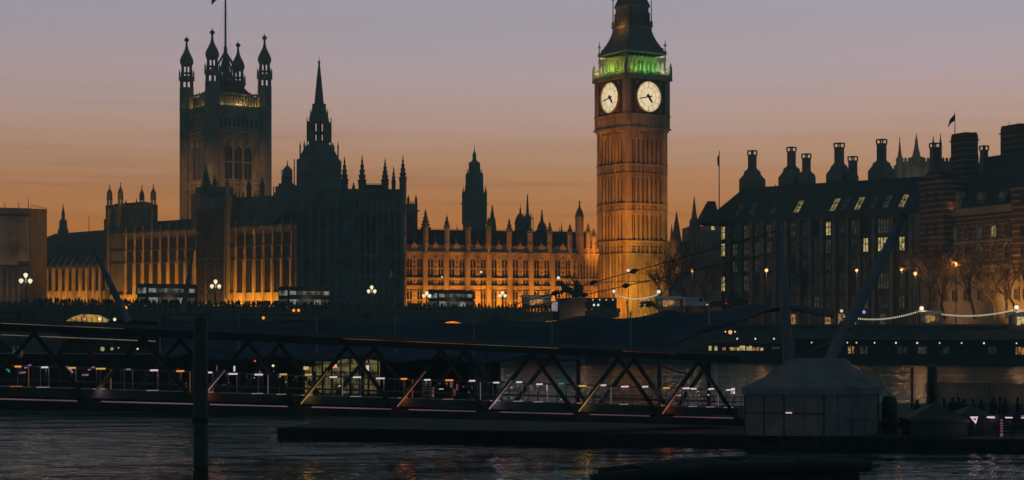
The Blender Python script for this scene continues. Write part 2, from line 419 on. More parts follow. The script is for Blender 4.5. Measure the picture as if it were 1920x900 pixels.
for py, h_, pr in ((475,.45,.5),(522.5,.3,.35),(537,.3,.35),(546,.12,.2)):
    trim.box(0, L, -pr, .03, zrow(py)-h_/2, zrow(py)+h_/2)
wall.build('wall', M['stone'], nf); trim.build('stringcourse_and_buttresses', M['stone'], nf)
par = MB(); zp0, zp1 = zt+.25, zrow(466)
par.box(0, L, -.1, .35, zp0, zp1)
x = 0
while x < L: par.box(x, x+.42, -.1, .35, zp1, zp1+.4); x += .8
for k in range(8):
    c = tr((edges[k]+edges[k+1])/2)
    par.box(c-.75, c+.75, -.2, .4, zp0, zp1+.7); par.plate([(c-.5,zp1+.7),(c+.5,zp1+.7),(c,zp1+1.4)], -.2, .3)
    par.bar((c,.1,zp1+1.3),(c,.1,zp1+2.3),.06,.03)
    for s in (-1.6,-1.1,1.1,1.6): par.ball((c+s,.1,zp1+.6),.22,6)
par.build('parapet', M['stone'], nf)
for px, ytop, ycap, yb in ((798,392,427,480),(838,403,430,480),(878,408,432,480),(916,406,430,480),(955,407,434,480),(994,418,436,480),(1031,411,438,480),(1069,416,438,480),(1103,414,436,480),(1113.5,424,442,480)):
    t = tr(px); r = .62
    m = MB().lathe([(r,0 if False else zt-1),(r,zrow(ycap)),], 8, t, .1)
    m.lathe([(r*1.18,zrow(458)),(r*1.18,zrow(456))], 8, t, .1)
    tu = m.build('turret', M['stone'], nf)
    MB().lathe(crocket(r*1.12, zrow(ycap), zrow(ytop), 3), 8, t, .1).build('turret_cap', M['shade_stone'], tu)
# taller octagonal stair turret
t = tr(1088); z1 = zrow(404); m = MB().lathe([(1.15,zt-2),(1.15,zrow(440)),(1.0,zrow(438)),(.95,zrow(420)),(.95,z1)], 8, t, .6)
for a in range(8):
    m.box(t+1.0*math.cos(a*math.pi/4)-.08, t+1.0*math.cos(a*math.pi/4)+.08, .6+1.0*math.sin(a*math.pi/4)-.08, .6+1.0*math.sin(a*math.pi/4)+.08, zrow(440), z1)
tu = m.build('stair_turret', M['stone'], nf)
MB().lathe(ogee(1.0, z1, zrow(372)), 8, t, .6).build('turret_cap', M['shade_stone'], tu)
rf = MB().side([(1.2,zt+.2),(6.5,zrow(430)),(9,zrow(430)),(14,zt+.2)], .3, L-.4)
x = .6
while x < L-.6: rf.box(x-.06, x+.06, 6.4, 6.6, zrow(430), zrow(430)+.35); x += .45
rf.build('roof', M['slate'], nf)
for px, y in ((777,449),(817,449),(857,452),(897,452),(936,450),(975,449),(1011,449)):
    t = tr(px); MB().lathe([(.3,zp1),(.3,zrow(y)),(.1,zrow(y-6)),(.03,zrow(y-10))], 6, t, 1.6).build('finial', M['shade_stone'], nf)
# floodlights along its foot
def flood(fr, t, ly, z, e, col, tt, tly, tz, name='floodlight', size=1.3, blend=.7, soft=.6):
    return lamp('SPOT', name, fr.w(t, ly, z), e, col, fr.w(tt, tly, tz), spot_size=size, spot_blend=blend, shadow_soft_size=soft)
def strip_flood(fr, t0, t1, ly, z, e, col, tly=0, tz=12, w=.6):
    tm = (t0+t1)/2; p = fr.w(tm, ly, z); q = fr.w(tm, tly, tz)
    o = lamp('AREA', 'floodlight', p, e, col, q, shape='RECTANGLE', size=abs(t1-t0), size_y=w)
    z_ax = (p-q).normalized(); x_ax = Vector((fr.u.x, fr.u.y, 0)); y_ax = z_ax.cross(x_ax).normalized(); x_ax = y_ax.cross(z_ax)
    o.matrix_world = Matrix((( x_ax.x,y_ax.x,z_ax.x,p.x),(x_ax.y,y_ax.y,z_ax.y,p.y),(x_ax.z,y_ax.z,z_ax.z,p.z),(0,0,0,1)))
    return o
GOLD = (1,.37,.03); ORG = (1,.33,.02); DEEP = (1,.29,.012)
strip_flood(NF, 1, L-1, -7, .6, 10500, DEEP, 0, 9)
for px, e in ((771,600),(826,900),(902,1000),(1010,600),(935,600)):
    flood(NF, tr(px), -4.5, 1.5, e*3.4, (1,.42,.025), tr(px), 0, 8, size=1.2)

# dark turrets, ventilators and spires that stand behind the golden front
def skyline(name, label, cat, px, d, prof_px, n=8, mat='shade_stone', zb=7, extra=None, group=None):
    s = d/F
    t = thing(name, label, cat, (xx(px,d), d, zb), 0, group)
    prof = [(max(.02, hw*s), zy(py,d)-zb) for hw, py in prof_px]
    MB().lathe(prof, n).build('spire', M[mat], t)
    return t
def stepped(hw, y0, y1, n=5):            # crocketed spire in pixels
    out = [(hw*1.15,y0)]
    for k in range(n):
        a = k/n; w = hw*(1-a)+1.0*a; yy = y0+(y1-y0)*a*.82
        out += [(w,yy-.5), (w*1.25,yy+(y1-y0)*.09), (w*.8,yy+(y1-y0)*.12)]
    out += [(1.0,y0+(y1-y0)*.84),(2.3,y0+(y1-y0)*.88),(.8,y0+(y1-y0)*.9),(.4,y1)]
    return out
skyline('roof_ventilator', 'squat crocketed dark spire on the palace roof, first right of the dark block', 'spire', 798, 433, [(9,470)]+stepped(9,430,392), mat='shade_stone')
skyline('roof_spire', 'narrow crocketed dark spire just right of the square grey middle tower', 'spire', 923, 470, [(8,470),(8,428),(6.5,412),(6.8,410)]+stepped(4.6,410,384,4))
t = skyline('gabled_tower', 'dome topped dark roof tower behind the golden front, left of the thin tall spire', 'tower', 975.5, 475, [(11,470),(11,420),(12,419),(9,409),(6,404),(3,401),(1.6,397),(1.8,392),(.7,390),(.4,383)])
t = skyline('thin_spire', 'tallest thin dark spire behind the golden palace front', 'spire', 989, 480, [(7,470),(6.5,409),(5,404),(3.2,402),(2,382),(1.1,370),(1.9,369),(.9,367),(.4,363)])
s = 480/F
m = MB()
for dx, yt in ((-6.5,398),(6.5,397),(10.5,404)):
    m.lathe([(.9*s,zy(440,480)-7),(.9*s,zy(yt+4,480)-7),(.2*s,zy(yt,480)-7)], 6, dx*s, 0)
m.bar((10.5*s,0,zy(412,480)-7),(3*s,0,zy(404,480)-7),.12); m.build('pinnacle', M['shade_stone'], t)
skyline('roof_ventilator', 'wide bulbous dark ventilator spire at the middle of the palace roof', 'spire', 1016, 446, [(12,470),(12,432),(10,430),(9.5,426),(7,420),(5,417)]+stepped(3.6,417,392,3))
skyline('roof_pinnacle', 'tiny dark finial on the roof ridge behind the golden front', 'spire', 1053, 452, [(2,460),(1.6,434),(1.2,427),(1.8,426),(.6,424),(.3,416)])
# big square tower in the middle distance
d = 560; s = d/F
g = thing('middle_tower', 'tall dark square tower with four corner pinnacles and stepped top behind the golden front', 'tower', (xx(889.5,d), d, 7), R(8))
def hz(py, dd=d): return zy(py, dd)-7
m = MB().box(-19.5*s,19.5*s,-19.5*s,19.5*s,0,hz(372)); m.lathe([(20*s,hz(372)),(18*s,hz(364)),(17.5*s,hz(362)),(17.2*s,hz(326)),(11.5*s,hz(322)),(11*s,hz(305)),(6.5*s,hz(303)),(5.5*s,hz(301))], 8)
m.build('shaft', M['shade_stone'], g)
MB().lathe([(4.8*s,hz(303)),(3.6*s,hz(296)),(3.8*s,hz(289)),(2.4*s,hz(287)),(1*s,hz(283)),(.5*s,hz(278)),(.25*s,hz(271))], 8).build('lantern', M['shade_stone'], g)
for sxn in (-1,1):
    for sy in (-1,1):
        MB().lathe([(2.6*s,hz(420)),(2.6*s,hz(364)),(2.9*s,hz(363)),(1.6*s,hz(358)),(.9*s,hz(354)),(1.2*s,hz(353)),(.3*s,hz(350))], 6, sxn*19*s, sy*19*s).build('pinnacle', M['shade_stone'], g)
        MB().lathe([(.5*s,hz(326)),(.5*s,hz(320)),(.15*s,hz(316))], 5, sxn*13*s, sy*5*s).build('pinnacle', M['shade_stone'], g)
    MB().bar((sxn*19.5*s,0,hz(382)),(sxn*26*s,0,hz(382.6)),.35,.08).build('gargoyle', M['shade_stone'], g)

for px, yt, yb, hw in ((812,424,436,1.6),(858,428,438,1.5),(868,420,436,1.8),(905,424,438,1.6),(942,422,436,1.8),(1004,424,440,1.6),(1043,424,438,1.5),(1062,420,438,1.7),(1078,426,440,1.4)):
    t = tr(px); sN = 436/F
    MB().lathe([(hw*sN,zrow(yb+12)),(hw*sN,zrow(yb)),(hw*sN*1.3,zrow(yb-.6)),(hw*sN*.5,zrow((yb+yt)/2)),(.03,zrow(yt))], 6, t, 5.5).build('roof_finial', M['shade_stone'], nf)
# ------------------------------------------------------------------ palace, dark river pavilion (unlit) between river front and golden front
PV = Frame(556, 416.5, 762, 419, 7)
pv = PV.thing('palace_pavilion', 'big unlit dark palace block with crocketed turrets in front of the central spire', 'palace')
pz = lambda py, t=8, ly=0: PV.z(py, t, ly)
x0, x1, x2 = PV.lx(556), PV.lx(648), PV.lx(761)
m = MB().box(x0, x1+.01, .0, 16, 0, pz(352)); m.box(x1, x2, -.6, 4, 0, pz(354))
# pier strips and string courses that catch a little stray light on the right half
for px in range(652, 762, 11): m.box(PV.lx(px)-.25, PV.lx(px)+.25, -1.0, -.58, 0, pz(360))
for py in (398, 440, 480, 520): m.box(x1, x2, -1.1, -.55, pz(py), pz(py)+.35)
for px in range(566, 648, 16): m.box(PV.lx(px)-.35, PV.lx(px)+.35, -.7, .02, 0, pz(372))
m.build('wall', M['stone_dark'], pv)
rf = MB().side([(-.4,pz(354)),(1.2,pz(345)),(2.4,pz(345)),(3.9,pz(354))], PV.lx(686), PV.lx(716))
for px in range(687, 716, 3): rf.box(PV.lx(px,1.8)-.07, PV.lx(px,1.8)+.07, 1.7, 1.9, pz(345), pz(341.5))
rf.build('roof', M['slate'], pv)
for px in (676,687,698,709,720,731,742):
    for (ya, yb) in ((405,438),(446,478),(486,516),(526,556)):
        pass
for px in (678,689,700,738,749):
    for (ya, yb) in ((405,437),(446,478),(487,516)):
        MB().box(PV.lx(px)-.4, PV.lx(px)+.4, -.63, -.57, pz(yb), pz(ya)).build('window', M['glass'], pv)
MB().box(PV.lx(734)-.35, PV.lx(734)+.2, -.66, -.61, pz(521), pz(508)).build('window', E['win_dim'], pv)
def oct_turret(fr, px, hw, ytop, ycap, ybase, parent, ly=0, cap='crocket', wallmat='stone_dark', name='turret', capmat='shade_stone', lantern=None, ncr=5):
    t = fr.lx(px, ly); d = fr.d(t, ly); s = d/F; r = hw*s
    zz = lambda py: zy(py, d)-fr.z0
    m = MB()
    if lantern:      # open stage between two rows, piers round the rim
        ya, yb = lantern
        m.lathe([(r,zz(ybase)),(r,zz(yb))], 8, t, ly); m.lathe([(r,zz(ya)),(r,zz(ycap))], 8, t, ly)
        for k in range(8):
            a = math.pi/8+k*math.pi/4; m.lathe([(r*.13,zz(yb)),(r*.13,zz(ya))], 5, t+r*.86*math.cos(a), ly+r*.86*math.sin(a))
        for py in (ya, yb): m.lathe([(r*1.12,zz(py)-.1),(r*1.12,zz(py)+.12)], 8, t, ly)
    else:
        m.lathe([(r,zz(ybase)),(r,zz(ycap))], 8, t, ly)
    tu = m.build(name, M[wallmat], parent)
    prof = crocket(r*1.0, zz(ycap), zz(ytop), ncr) if cap == 'crocket' else ogee(r*.95, zz(ycap), zz(ytop))
    MB().lathe(prof, 8, t, ly).build(name+'_cap', M[capmat], tu)
    return tu
oct_turret(PV, 646, 7, 291, 344, 575, pv, 4)
oct_turret(PV, 679, 7.5, 289, 346, 575, pv, 1)
oct_turret(PV, 722, 7, 295, 344, 575, pv, 2)
oct_turret(PV, 755.5, 7, 290, 340, 575, pv, -.3)
oct_turret(PV, 738, 4, 309, 345, 430, pv, 3, ncr=4)
oct_turret(PV, 663, 3, 340, 353, 430, pv, 2, ncr=3)
m = MB()
for dx in (0, 2.2): m.lathe([(.12,pz(360)),(.12,pz(336)),(.02,pz(334))], 5, PV.lx(696+dx), 5)
# lower block right of the pavilion, with two slim corner pinnacles
lb = Frame(762, 428, 783, 429, 7)
g = lb.thing('palace_turret_block', 'small square dark block with two slim pinnacles, right of the dark palace block', 'tower')
lz = lambda py: lb.z(py, 1)
MB().box(-.5, lb.L, 0, 6, 0, lz(382)).build('wall', M['shade_stone'], g)
for px, yt in ((766,365),(780.5,364)):
    MB().lathe([(.32,lz(420)),(.32,lz(376)),(.42,lz(375)),(.2,lz(370)),(.05,lz(yt))], 6, lb.lx(px), .2).build('pinnacle', M['shade_stone'], g)
for px in (771, 775): MB().lathe([(.15,lz(383)),(.15,lz(378)),(.04,lz(377))], 5, lb.lx(px), .2).build('finial', M['shade_stone'], g)
MB().bar((lb.lx(783),0,lz(395)),(lb.lx(786),-.4,lz(395)),.2,.1).build('gargoyle', M['shade_stone'], g)

# a second dark mass, left of the central tower
d = 452; s = d/F; kz = lambda py: zy(py, d)-7
g = thing('dark_stair_tower', 'stepped dark tower with small dome left of the central spire', 'tower', (xx(539,d), d, 7), 0)
m = MB().box(-24*s,34*s,-6,8,0,kz(392)); m.box(-18*s,30*s,-5,7,0,kz(352)); m.box(-13*s,14*s,-4,4,0,kz(346))
m.plate([(-26*s,kz(412)),(-24*s,kz(415)),(-24*s,kz(380)),(-26*s,kz(382))], -2, 0)
m.build('wall', M['shade_stone'], g)
MB().lathe([(10*s,kz(352)),(9.6*s,kz(330)),(9*s,kz(326)),(9.2*s,kz(320)),(6.5*s,kz(315)),(3*s,kz(312)),(1.2*s,kz(309)),(.3*s,kz(300))], 8).build('dome', M['shade_stone'], g)
for px, yt, yb in ((515,350,392),(519.5,350,380),(523.5,351,372),(553.5,298,372),(549,318,352),(530.5,318,352)):
    MB().lathe([(1.1*s,kz(yb)),(1.1*s,kz(yt+5)),(1.4*s,kz(yt+4)),(.3*s,kz(yt))], 6, (px-539)*s, -2).build('pinnacle', M['shade_stone'], g)
for px in (517, 521): MB().box((px-539)*s-.1, (px-539)*s+.1, -2.2, -1.8, kz(392), kz(362)).build('mullion', M['shade_stone'], g)

# ------------------------------------------------------------------ central tower
d = 500; s = d/F; kz = lambda py: zy(py, d)-7
g = thing('central_tower', 'tall dark octagonal tower with a needle spire in the middle of the palace', 'tower', (xx(598.3,d), d, 7), R(0))
m = MB().lathe([(42*s,0),(42*s,kz(303)),(38*s,kz(297)),(34*s,kz(288)),(27*s,kz(276)),(20*s,kz(271)),(19.5*s,kz(265))], 8)
for k in range(8):
    a = math.pi/8+k*math.pi/4; m.bar((41*s*math.cos(a),41*s*math.sin(a),0),(40*s*math.cos(a),40*s*math.sin(a),kz(300)),.55)
m.build('lower_stage', M['shade_stone'], g)
m = MB()
for yy in (-14*s, 14*s):       # open lantern, light shows through its windows
    for xa, xb in ((-18.6,-8.6),(-3.2,3.2),(8.6,18.6)): m.box(xa*s, xb*s, yy-.4, yy+.4, kz(266), kz(229))
    for xc in (-5.9,5.9): m.box((xc-.5)*s, (xc+.5)*s, yy-.2, yy+.2, kz(266), kz(229))
for xx_ in (-17.5*s, 17.5*s): m.box(xx_-.4, xx_+.4, -14*s, -4*s, kz(266), kz(229)); m.box(xx_-.4, xx_+.4, 4*s, 14*s, kz(266), kz(229))
m.lathe([(19*s,kz(251)),(19*s,kz(248))], 8); m.lathe([(19.2*s,kz(230)),(18.5*s,kz(222)),(15*s,kz(215)),(13*s,kz(197)),(13.8*s,kz(196.5)),(13.8*s,kz(195.5))], 8)
m.build('lantern', M['shade_stone'], g)
sp = MB().lathe([(9.4*s,kz(196)),(7*s,kz(170.5)),(7.6*s,kz(170)),(6.6*s,kz(168)),(4.4*s,kz(145)),(4.9*s,kz(144)),(4.1*s,kz(143)),(1.6*s,kz(120)),(2.8*s,kz(117)),(1.2*s,kz(114)),(.4*s,kz(112)),(.25*s,kz(103))], 8)
sp.build('spire', M['shade_stone'], g)
for k in range(8):
    a = math.pi/8*0+k*math.pi/4; r = 22.5*s
    m = MB().lathe([(1.05*s,kz(276)),(1.05*s,kz(226)),(1.3*s,kz(225)),(.25*s,kz(219))], 6, r*math.cos(a), r*math.sin(a))
    for py in (236, 258): m.bar((r*math.cos(a),r*math.sin(a),kz(py)),(17*s*math.cos(a),17*s*math.sin(a),kz(py-3)),.16)
    m.build('flying_pinnacle', M['shade_stone'], g)
    r = 35.5*s
    MB().lathe([(1.5*s,kz(303)),(1.5*s,kz(277)),(1.9*s,kz(276)),(.9*s,kz(270)),(.25*s,kz(265))], 6, r*math.cos(a), r*math.sin(a)).build('pinnacle', M['shade_stone'], g)
    r = 17*s; a += math.pi/8
    MB().lathe([(.8*s,kz(226)),(.8*s,kz(212)),(.2*s,kz(204))], 5, r*math.cos(a), r*math.sin(a)).build('pinnacle', M['shade_stone'], g)
    r = 28*s
    MB().lathe([(1.1*s,kz(280)),(1.1*s,kz(274)),(.2*s,kz(268))], 5, r*math.cos(a), r*math.sin(a)).build('pinnacle', M['shade_stone'], g)

# ------------------------------------------------------------------ palace, long river front
RF = Frame(205, 478, 560, 430, 7)
rfr = RF.thing('palace_river_front', 'long dark palace range with a row of lit golden buttresses behind the buses', 'palace')
rz = lambda py, px: RF.z(py, RF.lx(px))
L = RF.L; zt = rz(433, 480)
MB().box(0, L, .5, 12, 0, zt).build('wall', M['glass'] if False else M['shade_stone'], rfr)
m = MB(); m.box(0, L, .12, .5, 0, rz(549, 450)); m.box(0, L, .02, .12, 0, rz(566, 450))
m.build('plinth', M['stone'], rfr); m = MB()
for py in (549, 487, 462, 437): m.box(0, L, .36, .51, rz(py,450)-.1, rz(py,450)+.1)
m.build('stringcourse', M['shade_stone'], rfr)
par = MB().box(0, L, .3, .7, zt, zt+.9)
x = 0
while x < L: par.box(x, x+.5, .3, .7, zt+.9, zt+1.4); x += 1.0
par.build('parapet', M['shade_stone'], rfr)
butt = [236,252.5,268,284,300,316,332.5,348.5,366,442,459,477,494,511.5,529.5,547]
for i, px in enumerate(butt):
    t = RF.lx(px, .3); w = .31
    b_ = MB().box(t-w, t+w, -.25, .55, 0, rz(487,450)); b_.box(t-w*.8, t+w*.8, .0, .55, rz(487,450), rz(462,450)); b_.box(t-w*.65, t+w*.65, .15, .55, rz(462,450), zt+.5)
    bb = b_.build('buttress', M['stone'], rfr)
    MB().lathe(crocket(.55, zt+.4, zt+.4+3.2, 3), 6, t, .35).build('pinnacle', M['shade_stone'], bb)
    if i+1 < len(butt) and butt[i+1]-px < 30:
        t2 = RF.lx(butt[i+1], .3)
        wa, wb = t+w+.02, t2-w-.02
        for ya, yb in ((548,489),(485,464),(460,440)):
            MB().plate([(wa,rz(ya,450)),(wb,rz(ya,450)),(wb,rz(yb,450)),(wa,rz(yb,450))],   .40, .49).build('window', M['glass'], rfr)  # dark panes fill the whole bay, standing in for its shade
        MB().box((wa+wb)/2-.1, (wa+wb)/2+.1, .3, .49, rz(549,450), rz(489,450)).build('mullion', M['black'], rfr)  # mullion darkened with the bay, shade put into its colour
rr = MB().side([(2,zt),(7,zt+4.5),(8,zt+4.5),(12,zt)], 0, L); rr.build('roof', M['slate'], rfr)
strip_flood(RF, RF.lx(222), RF.lx(546), -3.2, .2, 27000, (1,.37,.02), .3, 8)

def pavilion(pxs, yroof, label, turrets, lit, pxr, small=(), f=-2.6, dp=4.6):
    """A block standing forward of the river front, with open corner turrets."""
    a, c = pxs
    g = RF.thing('palace_pavilion', label, 'palace')
    x0, x1 = RF.lx(a, f), RF.lx(c, f); z1 = RF.z(yroof, x0, f)
    m = MB().box(x0, x1, f, f+dp, 0, z1)
    for px in range(int(a)+12, int(c)-6, 14): m.box(RF.lx(px,f)-.12, RF.lx(px,f)+.12, f-.2, f+.01, 0, z1)
    for py in (500, 487, 462, 430): m.box(x0, x1, f-.3, f+.01, RF.z(py,x0,f)-.2, RF.z(py,x0,f)+.2)
    xx_ = x0
    while xx_ < x1: m.box(xx_, min(x1,xx_+.5), f, f+.4, z1, z1+.6); xx_ += 1.05
    m.build('wall', M['shade_stone'], g)
    rw = (x1-x0)*.18
    rf_ = MB().side([(f+.2,z1-.1),(f+.7,z1+.9),(f+1.1,z1+.9),(f+1.7,z1-.1)], x0+rw, x1-rw); rf_.build('roof', M['slate'], g)
    for (px, hw, yt, yc, la, ly) in turrets: oct_turret(RF, px, hw, yt, yc, 560, g, ly, cap='ogee', lantern=la, wallmat='shade_stone')
    for (px, hw, yt, yc, ly) in small: oct_turret(RF, px, hw, yt, yc, 470, g, ly, wallmat='shade_stone', ncr=3)
    for px in lit:
        t = RF.lx(px, f); MB().box(t-.42, t+.42, f-.5, f+.02, 0, RF.z(388,t,f)).build('buttress', M['stone'], g)
    return g
pavilion((198,285), 389, 'dark palace pavilion with four open onion topped turrets, left of the great square tower',
    [(205.5,5.4,346,366,(374,393),1.3),(226,5.2,342,364,(373,382),1.2),(266,4.8,347,368,(374,384),2.6),(287.5,5.4,345,366,(374,393),1.4)], (223,), None,
    [(236,2.6,374,385,1.5),(256,2.4,370,386,1.5),(216,2.4,380,390,4),(278,2.4,378,390,2)], 1.26, 1.9)
pavilion((364,424), 372, 'dark palace pavilion with tall crocketed turrets in front of the great square tower',
    [], (425,), None, [], -.9)
for fa, fb, ff in ((206,221,1.2),):
    MB().box(RF.lx(fa,ff), RF.lx(fb,ff), ff-.06, ff-.01, .2, RF.z(440,RF.lx(214),ff)).build('window', M['glass'], rfr)  # dark panel painting shade over this end of the wall
pg = [o for o in bpy.data.objects if o.name == 'palace_pavilion.002'][0]
for (px, hw, yt, yc, ly, ncr) in ((386.5,9,303,352,2,6),(403,4.5,326,346,0,4),(426,5,333,350,-2.7,4),(467,4.8,335,352,3,4),(491.5,5,327,350,3.5,4),(372,4,352,366,3,3)):
    oct_turret(RF, px, hw, yt, yc, 560, pg, ly, wallmat='shade_stone', ncr=ncr)
for a_, b_ in ((370.5,385),(388,403),(406,420)):
    for ya, yb in ((572,550),(546,490),(486,440),(434,392)): MB().box(RF.lx(a_,-1), RF.lx(b_,-1), -1.26, -1.21, RF.z(ya,RF.lx(395),-1), RF.z(yb,RF.lx(395),-1)).build('window', M['glass'], pg)  # dark panels added to paint the block's face as shaded
t = RF.lx(366,-1); MB().box(t-.42, t+.42, -1.7, -1.0, 0, RF.z(470,t,-1)).build('buttress', M['stone'], pg)
t = RF.lx(386.5, 2)
m = MB().box(RF.lx(364,2), RF.lx(408,2), 1, 8, 0, RF.z(363, t, 2)); m.box(RF.lx(369,2), RF.lx(404,2), 1.5, 8, 0, RF.z(350, t, 2)); m.build('stair_block', M['shade_stone'], pg)
for px in (414,436,442,449,456,478,483):
    t = RF.lx(px, 3); MB().lathe([(.2,RF.z(376,t,3)),(.2,RF.z(364,t,3)),(.03,RF.z(357,t,3))], 5, t, 3).build('pinnacle', M['shade_stone'], pg)
t = RF.lx(424,2.6); MB().box(t, RF.lx(506,2.6), 2.6, 11, 0, RF.z(372,t,2.6)).build('upper_block', M['shade_stone'], pg)
MB().box(RF.lx(474,.4), RF.lx(477,.4), .42, .5, RF.z(439,RF.lx(475),.4), RF.z(431,RF.lx(475),.4)).build('window', emitter('bright window', (.75,.5,.12), .9), pg)

# ------------------------------------------------------------------ low wing at far left with lit flying buttresses
LW = Frame(60, 500, 205, 486, 7)
lw = LW.thing('palace_terrace_wing', 'low palace wing with closely spaced lit buttresses and sloping buttress tops', 'palace')
q = lambda py, px: LW.z(py, LW.lx(px))
MB().box(0, LW.L, .6, 14, 0, q(497,130)).build('wall', M['shade_stone'], lw)
MB().side([(1.0,q(500,130)),(11,q(448,130)),(14,q(448,130)),(14,q(500,130))], -1, LW.L).build('roof', M['slate'], lw)
MB().box(0, LW.L, .15, .6, 0, q(545,130)).build('plinth', M['stone'], lw)
for k in range(12):
    px = 62+12.6*k; t = LW.lx(px, 0); w = .42
    m = MB().box(t-w, t+w, -.3, .65, 0, q(503,130)); m.side([(-.3,q(505,130)),(.65,q(505,130)),(4.0,q(481,130)),(3.4,q(481,130))], t-w*.7, t+w*.7)
    m.build('buttress', M['stone'], lw)
    if k < 11: MB().plate(arch_poly(t+w+.03, LW.lx(px+12.6)-w-.03, q(547,130), q(506,130)),   .50, .59).build('window', M['glass'], lw)
strip_flood(LW, 1, LW.L-1, -4.5, .3, 5600, (1,.37,.025), .3, 7)
d = 540; s = d/F; kz = lambda py: zy(py, d)-7
BK = Frame(78, 560, 200, 540, 7)
bk = BK.thing('long_dark_roof', 'long plain dark roofed building behind the low lit wing', 'building')
m = MB().box(0, BK.L, 0, 10, 0, BK.z(448, 1)); m.build('wall', M['shade_stone'], bk)
z_l, z_r = BK.z(437,1), BK.z(428,BK.L-1)
MB().add([(0,-.3,BK.z(449,1)),(BK.L,-.3,BK.z(449,1)),(BK.L,5,z_r),(0,5,z_l),(0,10,BK.z(449,1)),(BK.L,10,BK.z(449,1))], [(0,1,2,3),(3,2,5,4),(0,3,4),(1,5,2)]).build('roof', M['slate'], bk)
t = BK.lx(190); MB().box(t, BK.L+2, 1, 8, 0, BK.z(410,BK.L)).build('stair_head', M['shade_stone'], bk)
MB().box(BK.lx(75)-0, BK.lx(79), -.5, -.3, BK.z(446,1), BK.z(440,1)).build('lit_window', E['win'], bk)
MB().bar((BK.lx(147),4,BK.z(440,10)),(BK.lx(147),4,BK.z(404,10)),.12,.06).build('mast', M['black'], bk)
skyline('bell_turret', 'small dark pointed bell turret above the long dark roof at far left', 'turret', 118.5, 548, [(10,440),(10,432),(7.5,428),(7,415),(7.4,414),(3.4,411),(3,400),(3.4,399),(2,394),(.9,388),(.3,381)])
# sheeted block at the far left edge
SB = Frame(-60, 452, 57, 458, 7)
sb = SB.thing('sheeted_building', 'plain box building wrapped in pale brown sheeting at the left edge', 'building')
zt = SB.z(391, SB.lx(40)); wd = (xx(82,470)-xx(57,470))*1.75
MB().add([(0,0,0),(SB.L,0,0),(SB.L+wd,14,0),(0,14,0),(0,0,zt),(SB.L,0,zt),(SB.L+wd,14,SB.z(392,SB.L+wd,14)),(0,14,zt)], [(0,1,5,4),(1,2,6,5),(2,3,7,6),(3,0,4,7),(4,5,6,7),(0,3,2,1)]).build('wall', M['concrete'], sb)
MB().box(.3, SB.lx(33), -.12, -.02, SB.z(497,1), SB.z(404,1)).build('sheeting', M['sheet'], sb)
MB().box(SB.lx(34), SB.lx(55), -.12, -.02, SB.z(488,1), SB.z(404,1)).build('sheeting', M['sheet'], sb)
MB().box(-.2, SB.L+.3, -.3, -.03, zt-1.4, zt+.1).build('cornice', M['shade_stone'], sb)
m = MB()
for px in (10, 36, 54): m.bar((SB.lx(px),1,zt),(SB.lx(px),1,zt+1.6+(px==54)*1.5),.1,.05)
for k in range(8):
    a = k/7; x = SB.L+.2+a*(wd-.4); y = .5+a*13
    m.bar((x,y,zt),(x,y,zt+1.1),.05)
m.bar((SB.L+.2,.5,zt+1.1),(SB.L+wd-.2,13.5,zt+1.1),.05); m.build('roof_railing', M['black'], sb)
m = MB()
for px in range(-20, 56, 11): m.box(SB.lx(px)-.25, SB.lx(px)+.25, -.5, -.02, 0, SB.z(502,1))
m.box(0, SB.L, -.6, -.02, SB.z(502,1), SB.z(499,1)); m.build('colonnade', M['stone_dark'], sb)
flood(SB, SB.lx(20), -14, 3, 1900, (1,.52,.24), SB.lx(18), 0, 18, size=1.3)
strip_flood(SB, 2, SB.L, -3, .8, 260, (1,.40,.08), 0, 6)

# ------------------------------------------------------------------ great square tower with flagstaff
d0 = 600; sc_ = d0/F; ZB = 7
ang = math.atan2(11.59, 16.05); S = math.hypot(11.59, 16.05)
vt = thing('great_square_tower', 'tall broad square gothic tower with four domed corner turrets and a central flagpole', 'tower', (xx(398,d0), d0, ZB), ang)
VZ = lambda py: zy(py, d0)-ZB        # heights read at the front corner
m = MB().box(0, S, 0, S, 0, VZ(196))
for face in (0, 1):
    for k in range(1, 28):
        x = k*S/28; w = .12
        if face == 0: m.box(x-w, x+w, -.22, .01, 0, VZ(200))
        else: m.box(-.22, .01, x-w, x+w, 0, VZ(200))
for py, h_ in ((200,.6),(214,.5),(238,.5),(246,.7),(256,.4),(341,.6),(350,.6),(376,.5)):
    m.box(-.5, S+.5, -.5, S+.5, VZ(py), VZ(py)+h_)
m.build('shaft', M['stone'], vt)
for k, c in enumerate((6.0, 9.6, 13.2)):       # right hand face, then left hand face
    w = 1.3
    for ya, yb in ((333,303),(300,272)):
        MB().plate(arch_poly(c-w, c+w, VZ(ya), VZ(yb)) if yb == 272 else [(c-w,VZ(ya)),(c+w,VZ(ya)),(c+w,VZ(yb)),(c-w,VZ(yb))], -.32, -.05).build('window', M['glass'], vt)
    MB().box(c-.08, c+.08, -.45, -.3, VZ(333), VZ(274)).build('mullion', M['stone_dark'], vt)
    MB().plate([(c-w-.4,VZ(282)),(c-w,VZ(276)),(c,VZ(270)),(c+w,VZ(276)),(c+w+.4,VZ(282)),(c+w+.4,VZ(278)),(c,VZ(263)),(c-w-.4,VZ(278))], -.9, -.02).build('window_hood', M['stone'], vt)
    o = MB().box(-.32, -.05, c-1.2, c+1.2, VZ(333), VZ(275)).build('window', M['glass'], vt)
    MB().box(-.9, -.02, c-1.3, c+1.3, VZ(274), VZ(262)).build('window_hood', M['stone'], vt)
